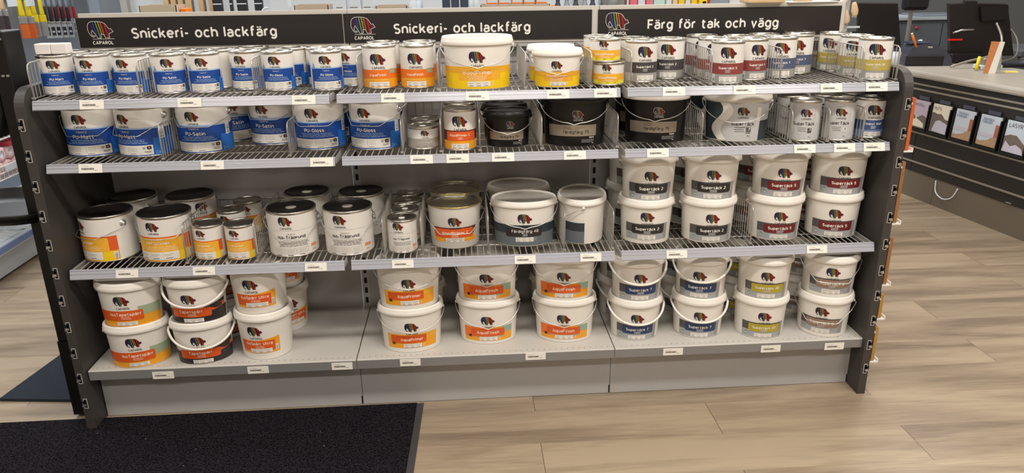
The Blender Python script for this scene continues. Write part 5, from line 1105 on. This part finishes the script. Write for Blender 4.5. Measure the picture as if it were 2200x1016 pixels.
def brochure(k, s0, title, scene, lb):
    t = thing('brochure', lb, 'brochure', (0, 0, 0), 0, 'brochures on the counter front'); R = Matrix.Translation(C0) @ Matrix.Rotation(ang, 4, 'Z') @ Matrix.Translation((s0, -0.030, 0.474)) @ Matrix.Rotation(-0.06, 4, 'X'); t.matrix_world = R
    W_, H_ = 0.148, 0.176; base = {'PASTELL': 'br_violet', 'PUTS': 'br_cream'}.get(title, 'br_sky')
    obj('cover', M().box(0, W_, -0.004, 0.004, 0, H_, base), t)
    L = Lab(1, 1, 1, flat=True)
    def poly(pts, c, kk=1): L.m.face([L.P(a*W_, b*H_, kk) for a, b in pts], c)
    if title == 'PASTELL':
        poly([(0, 0.0), (1, 0.0), (1, 0.42), (0.7, 0.5), (0.45, 0.38), (0.2, 0.44), (0, 0.36)], 'br_rock'); poly([(0.0, 0.06), (0.9, 0.04), (0.85, 0.2), (0.45, 0.33), (0.1, 0.28)], 'br_cream', 2); poly([(0.32, 0.28), (0.4, 0.28), (0.4, 0.42), (0.36, 0.46), (0.32, 0.42)], 'br_cream', 3)
    elif title == 'PUTS':
        poly([(0, 0), (1, 0), (1, 0.50), (0.8, 0.52), (0.55, 0.68), (0.3, 0.66), (0.1, 0.70), (0, 0.66)], 'br_rock'); poly([(0.15, 0.04), (1, -0.0), (1, 0.36), (0.5, 0.46), (0.3, 0.40)], 'br_snow', 2)
    elif title == 'LASYR':
        poly([(0, 0), (1, 0), (1, 0.30), (0.8, 0.42), (0.55, 0.56), (0.25, 0.56), (0, 0.48)], 'br_rock'); poly([(0.0, 0.0), (1, 0), (0.9, 0.18), (0.6, 0.28), (0.35, 0.20), (0.1, 0.34)], 'br_snow', 2)
    else:
        poly([(0, 0), (1, 0), (1, 0.42), (0.8, 0.34), (0.5, 0.20), (0.2, 0.14), (0, 0.16)], 'br_sand'); poly([(0.8, 0.32), (0.98, 0.36), (0.98, 0.74), (0.8, 0.74)], 'br_house', 2); poly([(0, 0.3), (0.8, 0.3), (0.8, 0.42), (0, 0.42)], 'br_snow', 1)
    if title == 'TEKNISKA': L.text('TEKNISKA', 0.4*W_, 0.84*H_, 0.55*W_, 'finb', 3, 0.0); L.text('FÄRGER', 0.36*W_, 0.74*H_, 0.5*W_, 'finb', 3, 0.0)
    else: L.text(title, (0.42 if title != 'PUTS' else 0.3)*W_, 0.80*H_, {'PASTELL': 0.62, 'PUTS': 0.42, 'LASYR': 0.62}[title]*W_, 'br_ink', 3, 0.0)
    o = obj('cover_print', L.m, t, (0, -0.004, 0))
    h = thing('leaflet_holder', 'black leaflet holder behind the '+('first', 'second', 'third', 'fourth', 'fifth')[k]+' brochure on the counter', 'holder', (0, 0, 0), 0, 'leaflet holders'); h.matrix_world = R
    obj('back_plate', M().box(-0.014, W_+0.010, 0.006, 0.012, -0.015, H_+0.005, 'black_plastic').box(0.03, 0.12, 0.008, 0.011, H_+0.005, H_+0.028, 'term_grey'), h)
    obj('lip', M().box(-0.014, W_+0.010, -0.010, 0.006, -0.016, -0.004, 'black_plastic').box(-0.014, -0.004, -0.010, 0.006, -0.004, H_*0.9, 'black_plastic').box(W_+0.002, W_+0.010, -0.010, 0.006, -0.004, H_*0.9, 'black_plastic'), h)
for k, (s0, ti, lb) in enumerate(((0.012, 'PASTELL', 'mauve brochure with a snowy village, leftmost on the counter'), (0.196, 'PUTS', 'cream topped brochure with grey mountains, second on the counter'), (0.392, 'TEKNISKA', 'sky blue brochure with a red house, third on the counter'), (0.586, 'TEKNISKA', 'sky blue brochure with a red house, fourth on the counter'), (0.778, 'LASYR', 'pale blue brochure with a rocky peak, rightmost on the counter'))):
    brochure(k, s0, ti, None, lb)
Tc = Matrix.Translation(C0) @ Matrix.Rotation(ang, 4, 'Z')
def cab(pts, r, mm, name, lb, cat, n=8):
    q = M(); P_ = [Vector(p) for p in pts]; out = []
    for i in range(len(P_)-1):
        a = P_[max(i-1, 0)]; b = P_[i]; c = P_[i+1]; d = P_[min(i+2, len(P_)-1)]
        for k in range(6):
            t = k/6; out.append(0.5*((2*b)+(c-a)*t+(2*a-5*b+4*c-d)*t*t+(3*b-a-3*c+d)*t**3))
    out.append(P_[-1]); q.tube(out, r, mm, n); return tag(obj(name, q), lb, cat)
cab([Tc @ Vector((0.30, -0.004, 0.168)), Tc @ Vector((0.32, -0.010, 0.10)), Tc @ Vector((0.39, -0.012, 0.072)), Tc @ Vector((0.46, -0.010, 0.10)), Tc @ Vector((0.49, -0.004, 0.165))], 0.004, 'cool_white', 'loop_cable', 'thin white cable looping under the counter base', 'cable')
for k, s0 in enumerate((0.86, 1.12)): tag(obj('door_handle_clip', M().box(s0, s0+0.035, -0.012, -0.002, 0.186, 0.190, 'chrome'), None), 'x', 'clip')
for o in [o for o in COL.objects if o.name.startswith('door_handle_clip')]: o.matrix_world = Tc; o.name = 'metal_clip'
_mc = [o for o in COL.objects if o.name.startswith('metal_clip') and o.parent is None]
for o, w_ in zip(_mc, ('left', 'right')): tag(o, w_+' small metal clip low on the dark counter front', 'clip', 'clips on the counter front')
# things on the counter
WT = 0.8302
mat('screen_black', (34, 29, 28), 0.5); mat('device_black', (30, 28, 32), 0.3); mat('term_grey', (70, 72, 84), 0.3); mat('red_led', (230, 40, 30), 0.3); mat('sticky', (240, 222, 120), 0.6); mat('orange_leaf', (206, 132, 82), 0.5)
mo = thing('monitor', 'flat black monitor seen from behind at left end of counter', 'monitor', (4.30, 2.98, 0))
TM = Matrix.Translation((0, 0, 0)) @ Matrix.Rotation(-0.22, 4, 'X')
q = M(); q.v = []; b0 = [(-0.205, 0, 1.228), (0.085, 0, 1.222), (0.215, 0.10, 0.905), (-0.115, 0.10, 0.915)]
fr = [Vector(p) for p in b0]; bk = [p+Vector((0, 0.022, 0.008)) for p in fr]
q.face(fr, 'screen_black'); q.face(bk[::-1], 'device_black')
for i in range(4): q.face([fr[i], bk[i], bk[(i+1) % 4], fr[(i+1) % 4]], 'screen_black')
obj('screen', q, mo); obj('stand', M().bbox(-0.03, 0.07, 0.09, 0.16, WT+0.01, 1.05, 'device_black', 0.006), mo); obj('base', M().bbox(-0.09, 0.14, 0.02, 0.22, WT, WT+0.012, 'device_black', 0.004), mo)
po = thing('register_screen', 'bulky black till screen seen from behind on the counter', 'monitor', (4.88, 2.72, 0))
def slab(m_, pts, d, mm):
    f = [Vector(p) for p in pts]; b = [p+Vector(d) for p in f]; m_.face(f, mm); m_.face(b[::-1], mm)
    for i in range(len(f)): m_.face([f[i], b[i], b[(i+1) % len(f)], f[(i+1) % len(f)]], mm)
q = M(); slab(q, [(-0.262, 0.03, 1.224), (-0.150, 0.03, 1.228), (-0.150, 0.03, 1.243), (-0.070, 0.03, 1.243), (-0.065, 0.03, 1.226), (0.130, 0.0, 1.219), (0.290, 0.06, 0.870), (-0.170, 0.06, 0.868)], (0, 0.035, 0.006), 'screen_black'); obj('screen_back', q, po)
q = M(); slab(q, [(-0.05, 0.01, 1.205), (0.130, -0.01, 1.212), (0.150, -0.01, 1.125), (-0.025, 0.01, 1.112)], (0, 0.03, 0.0), 'device_black'); obj('connector_hood', q, po)
obj('foot', M().bbox(-0.20, 0.05, 0.01, 0.24, WT, 0.900, 'device_black', 0.01), po)
obj('hinge_bracket', M().tube([(-0.21, 0.02, 1.035), (-0.17, 0.0, 1.055), (-0.08, 0.0, 1.058)], 0.007, 'chrome', 8), po, label='bright metal bracket on the dark casing')
obj('indicator', M().box(-0.232, -0.135, 0.018, 0.03, 0.985, 0.997, 'red_led'), po, label='red strip on the dark casing')
tm_ = thing('card_terminal', 'rounded dark card terminal standing on the counter', 'card terminal', (4.46, 2.64, WT), -0.12)
prof = [(-0.14, 0.0), (-0.14, 0.075), (-0.125, 0.105), (-0.10, 0.135), (0.02, 0.145), (0.085, 0.12), (0.15, 0.06), (0.17, 0.0)]
obj('housing', M().prism(prof, 1, 0.0, 0.15, 'term_grey'), tm_); obj('paper_cover', M().bbox(-0.12, 0.02, 0.02, 0.13, 0.140, 0.156, 'navy_plastic', 0.006), tm_); obj('glossy_window', M().bbox(-0.015, 0.018, -0.004, 0.04, 0.118, 0.128, 'chrome', 0.002), tm_)
obj('lower_slot', M().bbox(-0.150, 0.10, -0.012, 0.0, 0.004, 0.07, 'device_black', 0.004), tm_)
tag(obj('pencil', M().tube([(4.352, 2.62, 0.96), (4.300, 2.60, 1.040)], 0.0075, 'deep_orange', 6).tube([(4.300, 2.60, 1.040), (4.293, 2.597, 1.051)], 0.007, 'grip_wood', 6)), 'short orange pencil leaning on the card terminal', 'pencil')
tag(obj('lamp_knob', M().lathe([(0.034, 0), (0.030, 0.03), (0.012, 0.04), (0.012, 0.08), (0.022, 0.09), (0.022, 0.13), (0.01, 0.14)], 'device_black', 16, c=(4.585, 2.86, WT))), 'small dark stamp standing behind the card terminal', 'stamp')
tag(obj('silver_dish', M().ball((4.545, 2.90, 0.955), 0.03, 'chrome').lathe([(0.03, 0.0), (0.008, 0.01), (0.008, 0.11)], 'chrome', 12, c=(4.545, 2.90, WT))), 'small silver ball on a stem behind the card terminal', 'ornament')
cab([(4.94, 2.70, 1.10), (4.95, 2.64, 1.02), (4.90, 2.56, 0.95), (4.80, 2.50, 0.905), (4.64, 2.48, 0.875), (4.52, 2.47, 0.842)], 0.008, 'alu', 'grey_cable', 'thick grey cable drooping from the till screen', 'cable')
cab([(5.05, 2.70, 1.06), (5.04, 2.60, 0.99), (4.95, 2.47, 0.90), (4.78, 2.40, 0.872), (4.62, 2.38, 0.838)], 0.006, 'shelf_rust', 'grey_cable', 'thinner grey cable beside the thick one', 'cable')
q = M(); q.bbox(4.66, 4.80, 2.36, 2.46, WT, WT+0.03, 'cool_white', 0.006).bbox(4.68, 4.76, 2.38, 2.44, WT+0.03, WT+0.075, 'alu', 0.01); tag(obj('paper_stapler', q), 'grey and white stapler on the counter beside the cables', 'stapler')
lf = thing('leaflet_stand', 'tilted orange and white leaflet in a clear counter stand', 'leaflet', (4.56, 2.20, WT))
slabm = M(); slab(slabm, [(0.0, 0.0, 0.005), (0.075, 0.0, 0.0), (0.150, 0.07, 0.185), (0.065, 0.07, 0.19)], (0.004, 0.006, 0), 'orange_leaf'); obj('leaflet', slabm, lf)
sl = M(); slab(sl, [(0.030, -0.0035, 0.0), (0.078, -0.0035, 0.0), (0.152, 0.066, 0.186), (0.118, 0.066, 0.187)], (0.002, 0.003, 0), 'card'); obj('white_page', sl, lf)
q = M(); slab(q, [(0.075, 0.0, 0.0), (0.165, 0.07, 0.0), (0.150, 0.072, 0.12)], (0.002, 0.002, 0), 'pack_clear'); obj('clear_stand', q, lf)
tag(obj('yellow_marker', M().tube([(4.60, 2.33, WT+0.008), (4.63, 2.36, WT+0.085)], 0.011, 'grip_yellow', 10)), 'yellow highlighter leaning left of the orange leaflet', 'marker')
tag(obj('sticky_note', M().prism([(4.72, 2.22), (4.80, 2.21), (4.83, 2.27), (4.75, 2.28)], 2, WT, WT+0.004, 'sticky')), 'loose yellow sticky note right of the leaflet stand', 'note')
tag(obj('note_block', M().bbox(4.79, 4.88, 2.05, 2.12, WT, WT+0.05, 'sticky', 0.002)), 'thick pale yellow note block at the right frame edge', 'note block')
kb = thing('keyboard', 'dark keyboard behind the notes on the counter', 'keyboard', (4.95, 2.45, WT), -0.1); obj('case', M().bbox(-0.16, 0.22, 0, 0.14, 0, 0.022, 'device_black', 0.004), kb); obj('keys', M().box(-0.15, 0.21, 0.01, 0.13, 0.022, 0.028, 'term_grey'), kb)
tag(obj('document_tray', M().bbox(5.16, 5.50, 2.60, 2.70, WT, WT+0.035, 'alu', 0.005)), 'low pale tray behind the keyboard', 'tray')
tag(obj('paper_cup', M().lathe([(0.03, 0), (0.04, 0.09)], 'cool_white', 16, c=(4.245, 2.68, WT))), 'white cup left of the card terminal', 'cup')
# behind the counter
mat('office_grey', (92, 98, 106), 0.55, noise=0.05, nscale=4); mat('blue_mark', (40, 80, 190), 0.4)
of = thing('back_cabinet', 'dark blue-grey office cabinet behind the counter', 'cabinet', (0, 0, 0))
obj('body', M().box(5.05, 6.10, 4.30, 4.80, 0, 1.02, 'office_grey'), of); obj('doors', M().bbox(5.08, 5.57, 4.285, 4.30, 0.05, 0.99, 'office_grey', 0.003).bbox(5.58, 6.08, 4.285, 4.30, 0.05, 0.99, 'office_grey', 0.003), of); obj('top', M().bbox(5.0, 6.15, 4.27, 4.82, 1.02, 1.045, 'pale_steel', 0.004), of)
tag(obj('red_magnet', M().ball((5.33, 4.278, 0.955), 0.014, 'grip_red')), 'small red magnet on the office cabinet door', 'magnet')
mat('dim_grey', (118, 122, 124), 0.7)
tag(obj('partition', M().bbox(4.2, 7.6, 5.4, 5.5, 0, 2.2, 'dim_grey', 0.01)), 'plain grey partition behind the office cabinet', 'partition')
tag(obj('paper_stack', M().bbox(5.10, 5.30, 4.36, 4.62, 1.0455, 1.058, 'cool_white', 0.002).bbox(5.42, 5.85, 4.38, 4.7, 1.0455, 1.062, 'steel_blue', 0.004)), 'papers lying on top of the office cabinet', 'papers')
tag(obj('desk_chair', M().bbox(5.02, 5.24, 3.98, 4.06, 1.12, 1.36, 'device_black', 0.03).bbox(5.02, 5.32, 3.70, 4.02, 0.50, 0.56, 'device_black', 0.02).lathe([(0.02, 0), (0.02, 0.5)], 'device_black', 10, c=(5.17, 3.88, 0.04)).lathe([(0.26, 0), (0.05, 0.04)], 'device_black', 10, c=(5.17, 3.88, 0)).box(5.11, 5.13, 4.03, 4.06, 0.5, 1.13, 'alu')), 'dark office chair behind the counter', 'chair')
sp = thing('spray_bottle', 'white bottle with blue mark at the right edge', 'bottle', (5.60, 3.05, 0.88)); obj('body', M().lathe([(0.04, 0), (0.045, 0.02), (0.045, 0.20), (0.018, 0.26), (0.018, 0.31)], 'cool_white', 18), sp); obj('mark', M().box(0.0, 0.05, -0.047, -0.044, 0.20, 0.25, 'blue_mark'), sp)
tag(obj('side_table', M().bbox(5.35, 6.2, 2.95, 3.5, 0.84, 0.88, 'office_grey', 0.004).box(5.38, 5.42, 2.98, 3.02, 0, 0.84, 'office_grey').box(6.12, 6.16, 2.98, 3.02, 0, 0.84, 'office_grey').box(5.38, 5.42, 3.42, 3.46, 0, 0.84, 'office_grey').box(6.12, 6.16, 3.42, 3.46, 0, 0.84, 'office_grey')), 'grey side table behind the counter, right edge', 'table')
for i, (x, c, h_, lb) in enumerate(((5.50, 'cool_white', 0.10, 'white tub left of the marked bottle'), (5.70, 'cool_white', 0.17, 'white canister right of the marked bottle'), (5.80, 'wood_orange', 0.10, 'orange-brown jar at the right frame edge'))):
    tag(obj('storage_jar', M().lathe([(0.038, 0), (0.042, 0.01), (0.042, h_), (0.03, h_+0.01)], c, 16, c=(x, 3.05+0.02*i, 0.8805))), lb, 'jar', 'jars on the side table')
